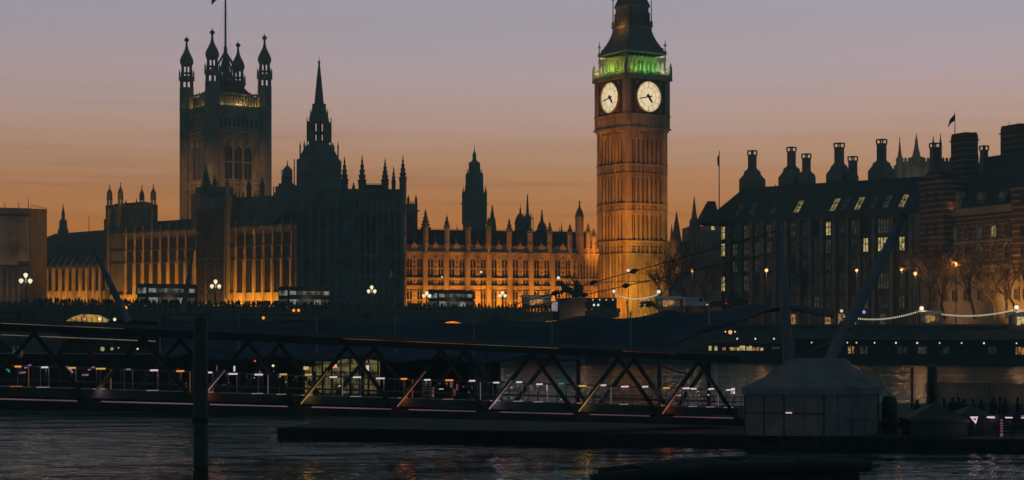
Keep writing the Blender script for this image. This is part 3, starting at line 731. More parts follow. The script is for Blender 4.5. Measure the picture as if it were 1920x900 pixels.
for face in (0, 1):
    for k in range(9):
        c = 3.2+k*1.65
        if face == 0: MB().plate(arch_poly(c-.4, c+.4, VZ(237), VZ(219)), -.3, -.02).build('window', M['glass'], vt)
        else: MB().box(-.3, -.02, c-.4, c+.4, VZ(237), VZ(219)).build('window', M['glass'], vt)
m = MB()
for face in range(4):          # open parapet, a screen of thin mullions
    n = 18
    for k in range(n+1):
        x = k*S/n; h_ = VZ(170)
        p = [(x,0),(0,x),(x,S),(S,x)][face]
        m.box(p[0]-.11, p[0]+.11, p[1]-.11, p[1]+.11, VZ(196), h_+(.5 if k % 2 else 0))
    for z in (VZ(196), VZ(172)):
        q_ = [((0,-.2),(S,.2)),((-.2,0),(.2,S)),((0,S-.2),(S,S+.2)),((S-.2,0),(S+.2,S))][face]
        m.box(q_[0][0], q_[1][0], q_[0][1], q_[1][1], z-.2, z+.3)
m.build('open_parapet', M['stone'], vt)
MB().lathe([(S*.60,VZ(196)),(S*.60,VZ(176)),(S*.50,VZ(172)),(S*.3,VZ(152)),(.8,VZ(140))], 4, S/2, S/2, math.pi/4).build('roof', M['slate'], vt)
for (x, y) in ((0,0),(S,0),(0,S),(S,S)):
    r = 2.42; u = sc_
    m = MB().lathe([(r,0),(r,VZ(196)),(r*1.08,VZ(195)),(r,VZ(193)),(r,VZ(153))], 8, x, y)
    def stage(ya, yb, r_, nn=8):
        for k in range(nn):
            a = math.pi/8+k*2*math.pi/nn; m.lathe([(r_*.12,VZ(yb)),(r_*.12,VZ(ya))], 5, x+r_*.84*math.cos(a), y+r_*.84*math.sin(a))
    stage(140, 153, r); m.lathe([(r*1.05,VZ(140)),(r*1.05,VZ(133)),(r*.85,VZ(131))], 8, x, y)
    r2 = r*.80; stage(110, 131, r2); m.lathe([(r2*1.05,VZ(125.5)),(r2*1.05,VZ(124))], 8, x, y)
    m.lathe([(r2*1.0,VZ(111)),(r2*1.08,VZ(107))], 8, x, y)
    for k in range(8):
        a = math.pi/8+k*math.pi/4; m.lathe([(.28,VZ(140)),(.28,VZ(125)),(.05,VZ(118))], 5, x+r*math.cos(a), y+r*math.sin(a))
    tu = m.build('corner_turret', M['stone_dark'], vt)
    MB().lathe([(r2*1.05,VZ(108)),(r2*1.18,VZ(106)),(r2*1.2,VZ(100)),(r2*1.0,VZ(94)),(r2*.66,VZ(87)),(r2*.36,VZ(80)),(r2*.22,VZ(73)),(r2*.17,VZ(65)),(r2*.42,VZ(62.5)),(r2*.45,VZ(59.5)),(r2*.2,VZ(57)),(.08,VZ(55)),(.05,VZ(51))], 8, x, y).build('turret_dome', M['iron'], tu)
m = MB(); c = S/2; kz = lambda py: VZ(py)+.6
rc = 4.6
for k in range(8):      # iron crown under the flagstaff
    a = k*math.pi/4; p0 = (c+rc*math.cos(a), c+rc*math.sin(a))
    m.bar((*p0,kz(160)),(*p0,kz(128)),.32); m.bar((*p0,kz(128)),(c,c,kz(88)),.34); m.bar((*p0,kz(160)),(c,c,kz(112)),.25)
    m.lathe([(.3,kz(128)),(.1,kz(118))], 5, *p0)
m.lathe([(1.1,kz(150)),(.9,kz(100)),(1.1,kz(98)),(.7,kz(90)),(.5,kz(78))], 8, c, c)
m.lathe([(rc,kz(150)),(rc*.98,kz(147))], 8, c, c)
m.build('iron_crown', M['iron'], vt)
fp = MB().bar((c,c,VZ(90)),(c,c,VZ(-40)),.42,.26,8)
for a in (.5,2.2,3.9): fp.bar((c+5*math.cos(a),c+5*math.sin(a),VZ(140)),(c,c,VZ(-20)),.03)
fp.build('flagpole', M['iron'], vt)
MB().plate([(c,VZ(-38)),(c-2.5,VZ(-35)),(c-5.2,VZ(-16)),(c-5.3,VZ(-1)),(c-4.0,VZ(-9)),(c,VZ(-27))], c-.05, c+.05).build('flag', M['cloth'], vt)
VF = PFrame((xx(398,d0),d0), (xx(398,d0)+16.05, d0+11.59), ZB)
flood(VF, 8, -60, 26, 46000, (1,.42,.10), 10, 0, 38, size=.85)
flood(VF, -50, -14, 38, 58000, (1,.42,.10), 0, 9, 42, size=.85)
for (x, y, e) in ((.9,S-5,420),(.9,6,240),(4.2,.8,420),(7.5,.8,300),(10.5,.8,700),(13.2,.8,420),(16.2,.8,300)): lamp('POINT', 'parapet_light', VF.w(x,y,VZ(194)), e*(1.3 if e in (700,) else .55), (1,.60,.16), shadow_soft_size=.15)
# ------------------------------------------------------------------ clock tower
dC = 442; u_ = dC/F; ang = math.atan2(6.787, 10.68); S = 12.65
CF = PFrame((xx(1175,dC),dC), (xx(1175,dC)+10.68, dC+6.787), 7)
ct = CF.thing('clock_tower', 'tall floodlit gothic clock tower with lit dials and a green lit belfry', 'tower')
kz = lambda py: zy(py, dC)-7
m = MB().box(.25, S-.25, .25, S-.25, 0, kz(244))
def both(fn):         # mirror a builder on the two visible faces: f(x0,x1,out0,out1,z0,z1)
    def right(x0,x1,o0,o1,z0,z1): m.box(x0,x1,-o1,-o0,z0,z1)
    def left(x0,x1,o0,o1,z0,z1): m.box(-o1,-o0,x0,x1,z0,z1)
    fn(right); fn(left)
def shaft_detail(bx):
    for (a, b_) in ((0,1.55),(S-1.55,S)): bx(a,b_,-.3,.12,0,kz(244))
    n = 7; w0, w1 = 1.55, S-1.55
    for k in range(1, n): x = w0+(w1-w0)*k/n; bx(x-.17,x+.17,-.28,.16+.12*(k%2==0),0,kz(248))
    for k in range(n):
        x0 = w0+(w1-w0)*k/n; x1 = w0+(w1-w0)*(k+1)/n; c = (x0+x1)/2
        for py in range(256, 560, 9): bx(c-.10,c+.10,-.28,-.12,kz(py)-.12,kz(py)+.12)      # quatrefoil bosses
        for (ya, yb) in ((300,258),(374,330),(445,400),(470,458)):
            bx(c-.05,c+.05,-.28,-.16,kz(ya),kz(yb))
            bx(x0,x1,-.28,-.10,kz(yb)-.25,kz(yb)+.3)
    for py, h_, o in ((307,.35,.32),(324,.35,.32),(381,.35,.32),(394.5,.35,.32),(452,.5,.45),(475.5,.35,.35),(530,.3,.3),(315,.12,.16),(388,.12,.16),(464,.15,.2)):
        bx(-.05,S+.05,-.05,o,kz(py)-h_/2,kz(py)+h_/2)
    for k in range(17):
        x = .5+k*(S-1)/16
        for (ya, yb) in ((322,309),(393,383)): bx(x-.1,x+.1,-.02,.2,kz(ya),kz(yb))
both(shaft_detail); m.build('shaft', M['stone'], ct)
m = MB(); 
def narrow(bx):
    n = 7; w0, w1 = 1.55, S-1.55
    for k in range(n):
        c = w0+(w1-w0)*(k+.5)/n
        for (ya, yb) in ((304,258),(378,328),(449,399),(474,455)):
            for o_ in (-.3,.3): bx(c+o_-.13,c+o_+.13,-.26,-.2,kz(ya),kz(yb))
both(narrow); m.build('slit_windows_shade', M['glass'], ct)  # slit windows doubling as painted shade lines between the ribs
# clock stage
m = MB().box(-.3, S+.3, -.3, S+.3, kz(244), kz(134))
def stage(bx):
    for (a, b_) in ((-.45,1.0),(S-1.0,S+.45)): bx(a,b_,-.2,.55,kz(240),kz(140))
    bx(-.7,S+.7,0,.75,kz(240),kz(236.5)); bx(-.6,S+.6,0,.65,kz(214.5),kz(211)); bx(-.9,S+.9,0,1.05,kz(146),kz(142)); bx(-.6,S+.6,0,.7,kz(142),kz(139))
    for k in range(9):
        x = 1.4+k*(S-2.8)/8; bx(x-.2,x+.2,.2,.5,kz(233),kz(218)); 
        if k < 8: bx(x+.25,x+.95,.2,.36,kz(221),kz(218))
    bx(1,S-1,.2,.4,kz(236),kz(233)); bx(1,S-1,.2,.42,kz(217.5),kz(214))
    for k in range(12): x = .9+k*(S-1.8)/11; bx(x-.14,x+.14,.25,.8,kz(244),kz(240))
both(stage); m.build('clock_stage', M['stone'], ct)
m = MB()
def inset(bx): bx(1.0,S-1.0,.28,.36,kz(211),kz(146.2))
both(inset); m.build('dial_panel', M['clockblack'], ct)
def clock(loc, rot):
    r = 3.78; n = 48
    d = MB()
    pts = [(r*math.cos(2*math.pi*k/n), r*math.sin(2*math.pi*k/n)) for k in range(n)]
    d.plate(pts, -.12, -.02); dial = d.build('clock_dial', E['dial'], ct); dial.location = loc; dial.rotation_euler = (0,0,rot)
    bz = MB()
    def ring(ra, rb, y0, y1):
        vs = []; fs = []
        for k in range(n):
            c, s_ = math.cos(2*math.pi*k/n), math.sin(2*math.pi*k/n)
            vs += [(ra*c,y0,ra*s_),(rb*c,y0,rb*s_),(rb*c,y1,rb*s_),(ra*c,y1,ra*s_)]
        for k in range(n):
            a = 4*k; c = 4*((k+1)%n)
            for j in range(4): fs.append((a+j,c+j,c+(j+1)%4,a+(j+1)%4))
        bz.add(vs, fs)
    ring(r-.02, r+.32, -.5, 0); bz.build('bezel', M['gilt'], dial)
    for sx_ in (-1,1):
        for sz_ in (-1,1):
            bz2 = MB().box(sx_*3.55-.25, sx_*3.55+.25, -.3, 0, sz_*3.55-.25, sz_*3.55+.25); bz2.box(sx_*3.1-.12,sx_*3.1+.12,-.25,0,sz_*3.75-.12,sz_*3.75+.12); bz2.box(sx_*3.75-.12,sx_*3.75+.12,-.25,0,sz_*3.1-.12,sz_*3.1+.12)
            bz2.build('corner_ornament', M['gilt'], dial)
    bz = MB(); ring(r*.60, r*.615, -.16, -.1); ring(r*.90, r*.915, -.16, -.1)
    for k in range(12):
        a = k*math.pi/6; c, s_ = math.sin(a), math.cos(a)
        bz.beam((c*r*.64,-.14,s_*r*.64),(c*r*.98,-.14,s_*r*.98),.13 if k%3 else .2,.05)
    bz.build('dial_markings', M['gilt'], dial)
    for nm, a, ln, w, tail in (('minute_hand', R(258), 3.5, .16, 1.0), ('hour_hand', R(141.5), 2.0, .34, .7)):
        c, s_ = math.sin(a), math.cos(a); h = MB()
        px_, pz_ = s_, -c
        y0, y1 = (-.34,-.28) if nm[0] == 'm' else (-.26,-.2)
        h.plate([(-c*tail-px_*w*1.3,-s_*tail-pz_*w*1.3),(-c*tail+px_*w*1.3,-s_*tail+pz_*w*1.3),(px_*w,pz_*w),(c*ln*.75+px_*w*.8,s_*ln*.75+pz_*w*.8),(c*ln,s_*ln),(c*ln*.75-px_*w*.8,s_*ln*.75-pz_*w*.8),(-px_*w,-pz_*w)], y0, y1)
        h.build(nm, M['clockblack'], dial)
clock((S/2+.1, -.36, kz(178.5)), 0)
clock((-.36, S/2+.1, kz(178.5)), -math.pi/2)
# belfry
zb0, zb1 = kz(139), kz(104)
MB().box(1.6, S-1.6, 1.6, S-1.6, zb0, zb1+.3).build('belfry_core', M['shade_stone'], ct)  # core toned dark so the gaps between columns read as shade
m = MB()
def cols(bx):
    n = 9; w0, w1 = .45, S-.45
    for k in range(n+1):
        x = w0+(w1-w0)*k/n; bx(x-.2,x+.2,-.65,-.22,zb0+.1,zb1-.2)
        bx(x-.07,x+.07,-.22,-.10,zb0+.1,zb1-.5)
    for k in range(n):
        xa = w0+(w1-w0)*k/n; xb = w0+(w1-w0)*(k+1)/n
        bx(xa,xb,-.64,-.2,zb1-.75,zb1+.05); bx(xa+.15,xa+.42,-.62,-.22,zb1-1.2,zb1-.75); bx(xb-.42,xb-.15,-.62,-.22,zb1-1.2,zb1-.75)
        bx((xa+xb)/2-.3,(xa+xb)/2+.3,-.3,-.02,zb1+.05,zb1+.4)
    bx(.1,S-.1,-.6,-.1,zb1+.0,zb1+.15)
both(cols); m.build('belfry_arcade', M['band'], ct)
m = MB()
def bal(bx):
    bx(-.85,S+.85,.62,.85,zb0+1.05,zb0+1.2)
    for k in range(30): x = -.7+k*(S+1.4)/29; bx(x-.07,x+.07,.66,.8,zb0,zb0+1.05)
    bx(-.85,S+.85,.0,.85,zb0-.02,zb0+.12)
both(bal); m.build('balustrade', M['shade_stone'], ct)
for (x, y) in ((-.6,-.6),(S+.6,-.6),(-.6,S+.6),(S+.6,S+.6)):
    MB().lathe([(.5,kz(146)),(.42,kz(122)),(.5,kz(121)),(.28,kz(117)),(.06,kz(111))], 8, x, y).build('corner_pinnacle', M['shade_stone'], ct)
    q_ = MB().lathe([(.3,kz(108)),(.16,kz(100)),(.1,kz(72)),(.05,kz(66))], 6, S/2+(x-S/2)*.86, S/2+(y-S/2)*.86)
    cx_, cy_ = S/2+(x-S/2)*.86, S/2+(y-S/2)*.86
    q_.box(cx_-.5,cx_+.5,cy_-.08,cy_+.08,kz(78),kz(76.5)); q_.box(cx_-.08,cx_+.08,cy_-.5,cy_+.5,kz(78),kz(76.5)); q_.ball((cx_,cy_,kz(75)),.22,6)
    q_.build('corner_finial', M['iron'], ct)
    MB().bar((x,y,kz(128)),(S/2+(x-S/2)*.85,S/2+(y-S/2)*.85,kz(120)),.14).build('flying_strut', M['shade_stone'], ct)
# roofs; half width in pixels -> half side
d2 = 450; k2 = lambda py: zy(py, d2)-7; hs = lambda hw: hw*d2/F/1.381*math.sqrt(2)
def sq(prof, name, mat, n=4): return MB().lathe([(hs(hw), k2(py)) for hw, py in prof], n, S/2, S/2, math.pi/4).build(name, M[mat], ct)
rfm = sq([(64,104.5),(64.5,102),(60,98),(53,89),(46,79.5),(40,68),(35,57),(34,52)], 'lower_roof', 'iron')
m = MB()
for j in range(9):     # dormer lucarnes and ribs on the lower roof
    a = j/9
for (fx, fy) in ((1,0),(-1,0),(0,1),(0,-1)):
    pass
hh = lambda hw: hw*d2/F/1.381
for k in range(8):     # crockets up the hips
    a = k/8; hw = 62-28*a-6*math.sin(a*math.pi); py = 101-48*a; w = hh(hw)
    for (sx_, sy_) in ((-1,-1),(1,-1),(-1,1),(1,1)): m.box(S/2+sx_*w-.14,S/2+sx_*w+.14,S/2+sy_*w-.14,S/2+sy_*w+.14,k2(py)-.3,k2(py)+.55)
m.build('roof_ornament', M['iron'], ct)
sq([(36.5,54),(37,52),(37,50.5),(34,50)], 'lantern_gallery', 'stone')
m = MB(); w = hh(29.5)
for k in range(8):
    a = -w+2*w*k/7; r_ = .34 if k in (0,7) else .2
    for (x, y) in ((a,-w),(-w,a),(a,w),(w,a)): m.box(S/2+x-r_,S/2+x+r_,S/2+y-r_,S/2+y+r_,k2(51),k2(24))
m.box(S/2-w-.1,S/2+w+.1,S/2-w-.1,S/2+w+.1,k2(27.5),k2(14)); m.box(S/2-w-.02,S/2+w+.02,S/2-w-.02,S/2+w+.02,k2(51),k2(42)); m.build('lantern', M['shade_stone'], ct)
sq([(30.5,16),(33.5,13.5),(33.5,12)], 'lantern_cornice', 'stone')
sq([(33.5,12),(32,8),(28,0),(20,-25),(10,-70),(2,-110),(.5,-130)], 'upper_spire', 'iron')
for (x, y) in ((-1,-1),(1,-1),(-1,1),(1,1)):
    w = hh(35.5); MB().lathe([(.42,k2(52)),(.3,k2(44)),(.42,k2(43)),(.14,k2(38)),(.1,k2(0)),(.3,k2(-3)),(.05,k2(-8))], 6, S/2+x*w, S/2+y*w).build('lantern_pinnacle', M['iron'], ct)
# its lights
def wl(px, d, z, e, col, tgt, size): return lamp('SPOT', 'floodlight', (xx(px,d), d, z), e, col, tgt, spot_size=size, spot_blend=.9, shadow_soft_size=.8)
LFc = lambda z: CF.w(0, 5.5, z); RFc = lambda z, t=5: CF.w(t, 0, z)
wl(1135, 428, 8.2, 19000, DEEP, LFc(10), 1.0)
wl(1131, 416, 8.4, 95000, DEEP, LFc(30), .6)
wl(1133, 406, 8.4, 120000, DEEP, LFc(54), .32)
wl(1196, 429, 8.2, 10000, (1,.48,.03), RFc(5), 1.3)
wl(1206, 421, 8.2, 33000, (1,.44,.025), RFc(16), .9)
wl(1262, 408, 9, 48000, DEEP, RFc(34,6), .52)
lamp('AREA', 'belfry_light', CF.w(S/2,-.75,zb0+1.3), 330, (.38,1,.14), CF.w(S/2,.6,zb1), shape='RECTANGLE', size=9, size_y=.25)
o = lamp('AREA', 'belfry_light', CF.w(-.75,S/2,zb0+1.3), 260, (.62,1,.10), CF.w(.6,S/2,zb1), shape='SQUARE', size=.5)
for k, (c_, e) in enumerate((((.6,1,.12),170),((.25,1,.2),170),((.2,1,.25),170),((.75,1,.15),150))):
    lamp('POINT', 'belfry_light', CF.w(2.0+k*2.9,-.95,zb0+1.4), e*.9, c_, shadow_soft_size=.2)
    lamp('POINT', 'belfry_light', CF.w(-.95,2.0+k*2.9,zb0+1.4), e*1.3, ((.8,1,.10),(.6,1,.12),(.45,1,.15),(.9,.9,.12))[k], shadow_soft_size=.2)
for (x, y) in ((-.3,-.3),(S+.3,-.3),(-.3,S+.3)): lamp('POINT', 'belfry_light', CF.w(x,y,zb0+1.5), 180, (1,.65,.08), shadow_soft_size=.2)
w = hh(37); lamp('POINT', 'lantern_light', CF.w(S/2-w-1.2,S/2,k2(48)), 160, (1,.37,.025), shadow_soft_size=.2)
# ------------------------------------------------------------------ dark office block with bronze chimneys
PH = Frame(1318, 447, 1724, 404, 7)
ph = PH.thing('office_block', 'long dark office block with tall bronze chimneys and scattered lit windows', 'building')
pz = lambda z: z-7
L = PH.L; ze = 33.2-7; zr = 42-7
m = MB().box(0, L, .5, 24, 0, ze)
cols = [1354,1377,1398,1419,1441,1463,1486,1508,1530,1552,1577,1600,1622,1655,1690]
edges = [1342]+[(cols[i]+cols[i+1])/2 for i in range(len(cols)-1)]+[1708]
fins = MB()
for px in edges: t = PH.lx(px); fins.box(t-.45, t+.45, -.35, .5, 0, ze)
fins.box(0, PH.lx(1343), -.1, .5, 0, ze); fins.box(PH.lx(1707), L, -.1, .5, 0, ze)
rows = [(11.4,14.3),(16.0,19.6),(20.7,23.4),(24.7,27.8),(28.9,32.0)]
for (a, c) in ((0,2.6),(7.0,pz(16.0)+.0)): pass
zs = [0]+[v for r_ in rows for v in (r_[0]-7, r_[1]-7)]+[ze]
for k in range(0, len(zs)-1, 2): m.box(0, L, .12, .5, zs[k], zs[k+1])
m.box(-.3, L+.3, -.5, .6, ze-.3, ze+.15)
m.build('wall', M['bronze'], ph); fins.build('stone_piers', M['stone_dark'], ph)
lit = {(0,4):'win',(0,3):'win',(0,1):'win',(1,3):'win_dim',(1,2):'win_dim',(2,4):'win_dim',(2,3):'win_dim',(2,2):'win_dim',(2,1):'win_dim',(3,3):'win_dim',(3,2):'win_dim',(4,3):'win_dim',(4,4):'win_dim',(6,4):'win_dim',
       (9,4):'win',(9,3):'win_dim',(11,4):'win_dim',(12,3):'win',(13,3):'win',(13,4):'win_dim',(14,3):'win',(12,0):'win_dim',(14,0):'win_dim',(8,0):'win_dim',(13,1):'win_dim'}
fr = MB()
for i, px in enumerate(cols):
    t = PH.lx(px); w = 1.15 if px == 1655 else .72
    if px == 1655: w = 1.5
    for j, (za, zb) in enumerate(rows):
        mt = E[lit[(i,j)]] if (i,j) in lit else (E['win_faint'] if (i*7+j*3) % 4 else M['glass'])
        MB().box(t-w, t+w, .35, .42, za-7, zb-7).build('window', mt, ph)
        nb = 3 if w > 1 else 1
        for q_ in range(1, nb+1): fr.box(t-w+2*w*q_/(nb+1)-.07, t-w+2*w*q_/(nb+1)+.07, .22, .34, za-7, zb-7)
        fr.box(t-w, t+w, .22, .34, za-7+(zb-za)*.55, za-7+(zb-za)*.55+.16)
        for sx_ in (-1,1): fr.box(t+sx_*(w+.25)-.3, t+sx_*(w+.25)+.3, .2, .5, za-7, zb-7)
fr.build('window_frames', M['black'], ph)
# sloped roof with dormers leaning with it
yr = 7.0
rf = MB().add([(0,-.3,ze+.15),(L,-.3,ze+.15),(L,yr,zr),(7.5,yr,zr),(0,24,ze+.15),(L,24,ze+.15),(L,17,zr),(7.5,17,zr)], [(0,1,2,3),(3,2,6,7),(7,6,5,4),(0,3,7,4),(1,5,6,2)])
# the lower, gabled left end
rf.build('roof', M['slate'], ph)
dl = {1489:'win_roof',1557:'win_roof',1577:'win_faint',1603:'win_roof',1655:'win_dim',1686:'win_roof',1630:'win_faint',1445:'win_faint',1377:'win_faint',1404:'win_faint'}
for px, k in dl.items():
    t = PH.lx(px); w = .62
    y_a, z_a, y_b, z_b = .6, ze+1.5, 3.6, ze+4.5
    sl = (yr+.3)/(zr-ze)
    ya = -.3+(z_a-ze)*sl; yb = -.3+(z_b-ze)*sl
    MB().add([(t-w,ya-.35,z_a),(t+w,ya-.35,z_a),(t+w,yb-.35,z_b),(t-w,yb-.35,z_b),(t-w,ya+.2,z_a),(t+w,ya+.2,z_a),(t+w,yb+.2,z_b),(t-w,yb+.2,z_b)], [(0,1,2,3),(0,4,5,1),(1,5,6,2),(2,6,7,3),(3,7,4,0)]).build('roof_window', E[k], ph)
    f_ = MB(); f_.beam((t,ya-.42,z_a),(t,yb-.42,z_b),.12,.1); zm = z_a+(z_b-z_a)*.58; ym = ya+(yb-ya)*.58; f_.box(t-w,t+w,ym-.5,ym-.34,zm-.12,zm+.12); f_.build('roof_window_bar', M['black'], ph)
def bronze_chimney(fr, px, ytop, hw, flares, parent, ly):
    t = fr.lx(px, ly); d = fr.d(t, ly); s = d/F; zz = lambda py: zy(py, d)-fr.z0
    r = hw*s*1.035
    prof = [(f_*s*1.035, zz(py)) for f_, py in flares]
    m = MB().lathe(prof+[(r,zz(flares[-1][1]-3)),(r,zz(ytop+9))], 4, t, ly)
    a = r/math.sqrt(2)
    m.box(t-a*1.1,t+a*1.1,ly-a*1.1,ly+a*1.1,zz(ytop+10.5),zz(ytop+8)); m.box(t-a*1.18,t+a*1.18,ly-a*1.18,ly+a*1.18,zz(ytop+1.8),zz(ytop))
    for x in (-1,1):
        for y in (-1,1): m.box(t+x*a*1.02-.13,t+x*a*1.02+.13,ly+y*a*1.02-.13,ly+y*a*1.02+.13,zz(ytop+8),zz(ytop+1.5))
    m.build('chimney', M['chimney'], parent)
yc = 10
for px, yt, hw, fl in ((1410.5,282,8,[(24,372),(24,337),(15.5,327),(15,322),(10,318)]),(1484,275.5,8,[(24,372),(24,333),(15.5,322),(15,317),(10,313)]),(1512,288,8,[(17,372),(17,334),(15,327),(10,323)]),
                      (1573.5,268,9,[(24,366),(24,327),(16,316),(15,312),(10,307)]),(1599,293,8.4,[(11,366),(10.5,332),(9.5,329)]),(1653,261,9,[(25,362),(25,321),(16.5,310),(16,306),(10,302)])):
    bronze_chimney(PH, px, yt, hw, fl, ph, yc)
# ground floor glow between the piers
for i, px in enumerate(cols):
    if i in (6,9,10,11,13): 
        t = PH.lx(px); MB().box(t-.8, t+.8, .0, .1, .3, 3.2).build('shop_window', E['shop'] if i != 13 else E['win_dim'], ph)
strip_flood(PH, 6, L-2, -7, 1.5, 130, (1,.40,.12), 0, 5)

# the lower stone corner building left of it, with spires
CB = Frame(1255, 436, 1338, 436.5, 7)
cb = CB.thing('corner_building', 'dark corner building with a pitched grey roof and pointed turret, right of the clock tower', 'building')
q = lambda py: CB.z(py, 4)
m = MB().box(CB.lx(1292), CB.L+2, 0, 12, 0, q(424)); m.box(0, CB.lx(1292), .5, 10, 0, q(452)); 
for px in range(1258, 1338, 8): m.box(CB.lx(px)-.2, CB.lx(px)+.2, -.3, .02, 0, q(452) if px < 1292 else q(424))
m.build('wall', M['stone_dark'], cb)
MB().add([(CB.lx(1311),-.2,q(419)),(CB.lx(1352),-.2,q(419)),(CB.lx(1346),4,q(375)),(CB.lx(1331),4,q(375)),(CB.lx(1311),9,q(419)),(CB.lx(1352),9,q(419))], [(0,1,2,3),(3,2,5,4),(0,3,4),(1,5,2)]).build('roof', M['slate'], cb)
for px, k in ((1330,'win_dim'),(1337,'win'),(1322,'win_dim'),(1300,'win_faint'),(1316,'win_faint')): MB().box(CB.lx(px)-.4, CB.lx(px)+.4, -.1, -.02, q(431), q(424)).build('window', E[k], cb)
for px, yt, hw, ys in ((1305,364,8.5,424),):
    t = CB.lx(px); s = 434/F
    tu = MB().lathe([(hw*s,0),(hw*s,q(ys)),(hw*s*1.1,q(ys-1)),(hw*s*.92,q(ys-3)),(hw*s*.45,q((ys+yt)/2)),(.08,q(yt+3)),(.04,q(yt))], 8, t, 3).build('turret', M['shade_stone'], cb)
    for dx in (-8,8): MB().lathe([(.3,q(425)),(.3,q(415)),(.05,q(409))], 5, t+dx*s, 2).build('pinnacle', M['shade_stone'], cb)
strip_flood(CB, 1, CB.L-1, -4, 1, 60, (1,.3,.06), 0, 6)
skyline('pointed_turret', 'plain dark pointed spire just right of the clock tower', 'spire', 1268.5, 424, [(9.5,560),(9.5,450),(10.5,449),(9,447),(5,422),(1,399),(.4,396)])
skyline('pointed_turret', 'small dark pointed spire between the clock tower and the larger plain spire', 'spire', 1259.5, 436, [(4,560),(4,452),(4.5,451),(2.5,436),(.4,420)], n=6)
g = thing('flagpole', 'tall thin flagpole with a furled flag left of the bronze chimneys', 'flagpole', W(1348.5, 420, 445))
z_ = lambda py: zy(py,445)-zy(420,445)
MB().bar((0,0,-20),(0,0,z_(283)),.2,.1).build('pole', M['steel'], g)
MB().plate([(0,z_(288)),(-.5,z_(296)),(-.45,z_(308)),(-.2,z_(313)),(0,z_(306))], -.06, .06).build('flag', M['cloth'], g)

# ------------------------------------------------------------------ striped brick building at right
NS = Frame(1686, 412, 1985, 358, 7)
ns = NS.thing('striped_brick_building', 'red brick building with pale stone stripes, dormers and fat chimneys at the right edge', 'building')
q = lambda py, px=1830: NS.z(py, NS.lx(px))
L = NS.L; zc = q(396,1845)
wall = MB(); bands = MB()
zst = q(500)
wall.box(0, L, .3, 16, zst, zc)
MB().box(0, L, .1, 15, 0, zst).build('stone_base', M['band'], ns)
k = 0; z = zst+.4
while z < zc-.3:
    hb = .24+.12*((k*7)%3)/2; bands.box(0, L, .2, .31, z, z+hb); z += .85+.25*((k*5)%4)/2; k += 1
bands.box(-.2, L, -.5, .3, zc-.5, zc+1.0); bands.box(0, L, -.2, .3, zst-.3, zst+.25); bands.box(0, L, -.1, .3, q(456), q(452)); bands.box(0, L, -.1, .3, q(532), q(530))
def win(px, ya, yb, w, mt, arch=False, y=.05):
    t = NS.lx(px); za, zb = q(ya), q(yb)
    o = (MB().plate(arch_poly(t-w, t+w, za, zb), y, y+.12) if arch else MB().box(t-w, t+w, y, y+.12, za, zb)).build('window', mt, ns)
    f_ = MB(); f_.box(t-w-.28, t-w, y-.12, y+.2, za, zb); f_.box(t+w, t+w+.28, y-.12, y+.2, za, zb); f_.box(t-w-.4, t+w+.4, y-.2, y+.2, za-.3, za)
    if arch: f_.plate([(t-w-.3,zb-.6),(t,zb+.5),(t+w+.3,zb-.6),(t+w+.3,zb-.2),(t,zb+.95),(t-w-.3,zb-.2)], y-.15, y+.2)
    else: f_.box(t-w-.3, t+w+.3, y-.2, y+.2, zb, zb+.35)
    f_.box(t-.06, t+.06, y-.05, y, za, zb); f_.box(t-w, t+w, y-.05, y, (za+zb)/2-.05, (za+zb)/2+.05)
    f_.build('window_surround', M['band'], o)
for i, px in enumerate((1752,1772,1790,1811,1837,1863,1888,1906,1922)):
    win(px, 446, 425, .8, E['win_roof'] if i == 5 else (E['win_dim'] if i in (2,4,7,8) else M['glass']), True)
    win(px, 487, 463, .85, E['win_dim'] if i in (1,4,2,7) else M['glass'], True)
    win(px, 527, 511, .6, M['glass'], y=-.05)
    win(px, 563, 544, .65, M['glass'], y=-.05)
# slate roof
yr = 7.5; zr = q(300, 1830)+1.5
MB().add([(NS.lx(1765),-.3,zc+.5),(L,-.3,zc+.5),(L,yr,zr),(NS.lx(1790),yr,zr),(NS.lx(1765),16,zc+.5),(L,16,zc+.5)], [(0,1,2,3),(3,2,5,4),(0,3,4),(1,5,2)]).build('roof', M['slate'], ns)
bk = NS.lx(1850); MB().side([(2,zc+.5),(8,q(288,1880)),(12,q(288,1880)),(16,zc)], bk, L).build('upper_roof', M['slate'], ns)
for px, mt, lt in ((1792,'band',True),(1835,'band',False),(1875,'band',False)):
    t = NS.lx(px); za, zb = q(388,px), q(371,px); y = .5; w = 1.0
    m = MB().box(t-w, t+w, y, 4.5, za-.5, zb); m.plate([(t-w-.35,zb),(t+w+.35,zb),(t+w*.6,zb+.9),(t,zb+1.4),(t-w*.6,zb+.9)], y-.15, 4.5)
    dm = m.build('dormer', M['band'], ns)
    for sx_ in (-1,1): MB().box(t+sx_*.42-.24, t+sx_*.42+.24, y-.06, y-.01, za, zb-.3).build('dormer_window', M['glass'], dm)
    if lt: lamp('POINT', 'dormer_light', NS.w(t-.2, y-1.0, za+.1), 24, (1,.42,.1), shadow_soft_size=.2)
for px in (1810,1852,1893):
    t = NS.lx(px,3.5); y = 3.6; za, zb = q(352,px), q(339,px)
    dm = MB().box(t-.6, t+.6, y, 7, za, zb).build('dormer', M['stone_dark'], ns); MB().box(t-.35, t+.35, y-.06, y-.01, za+.2, zb-.2).build('dormer_window', E['win_faint'], dm)
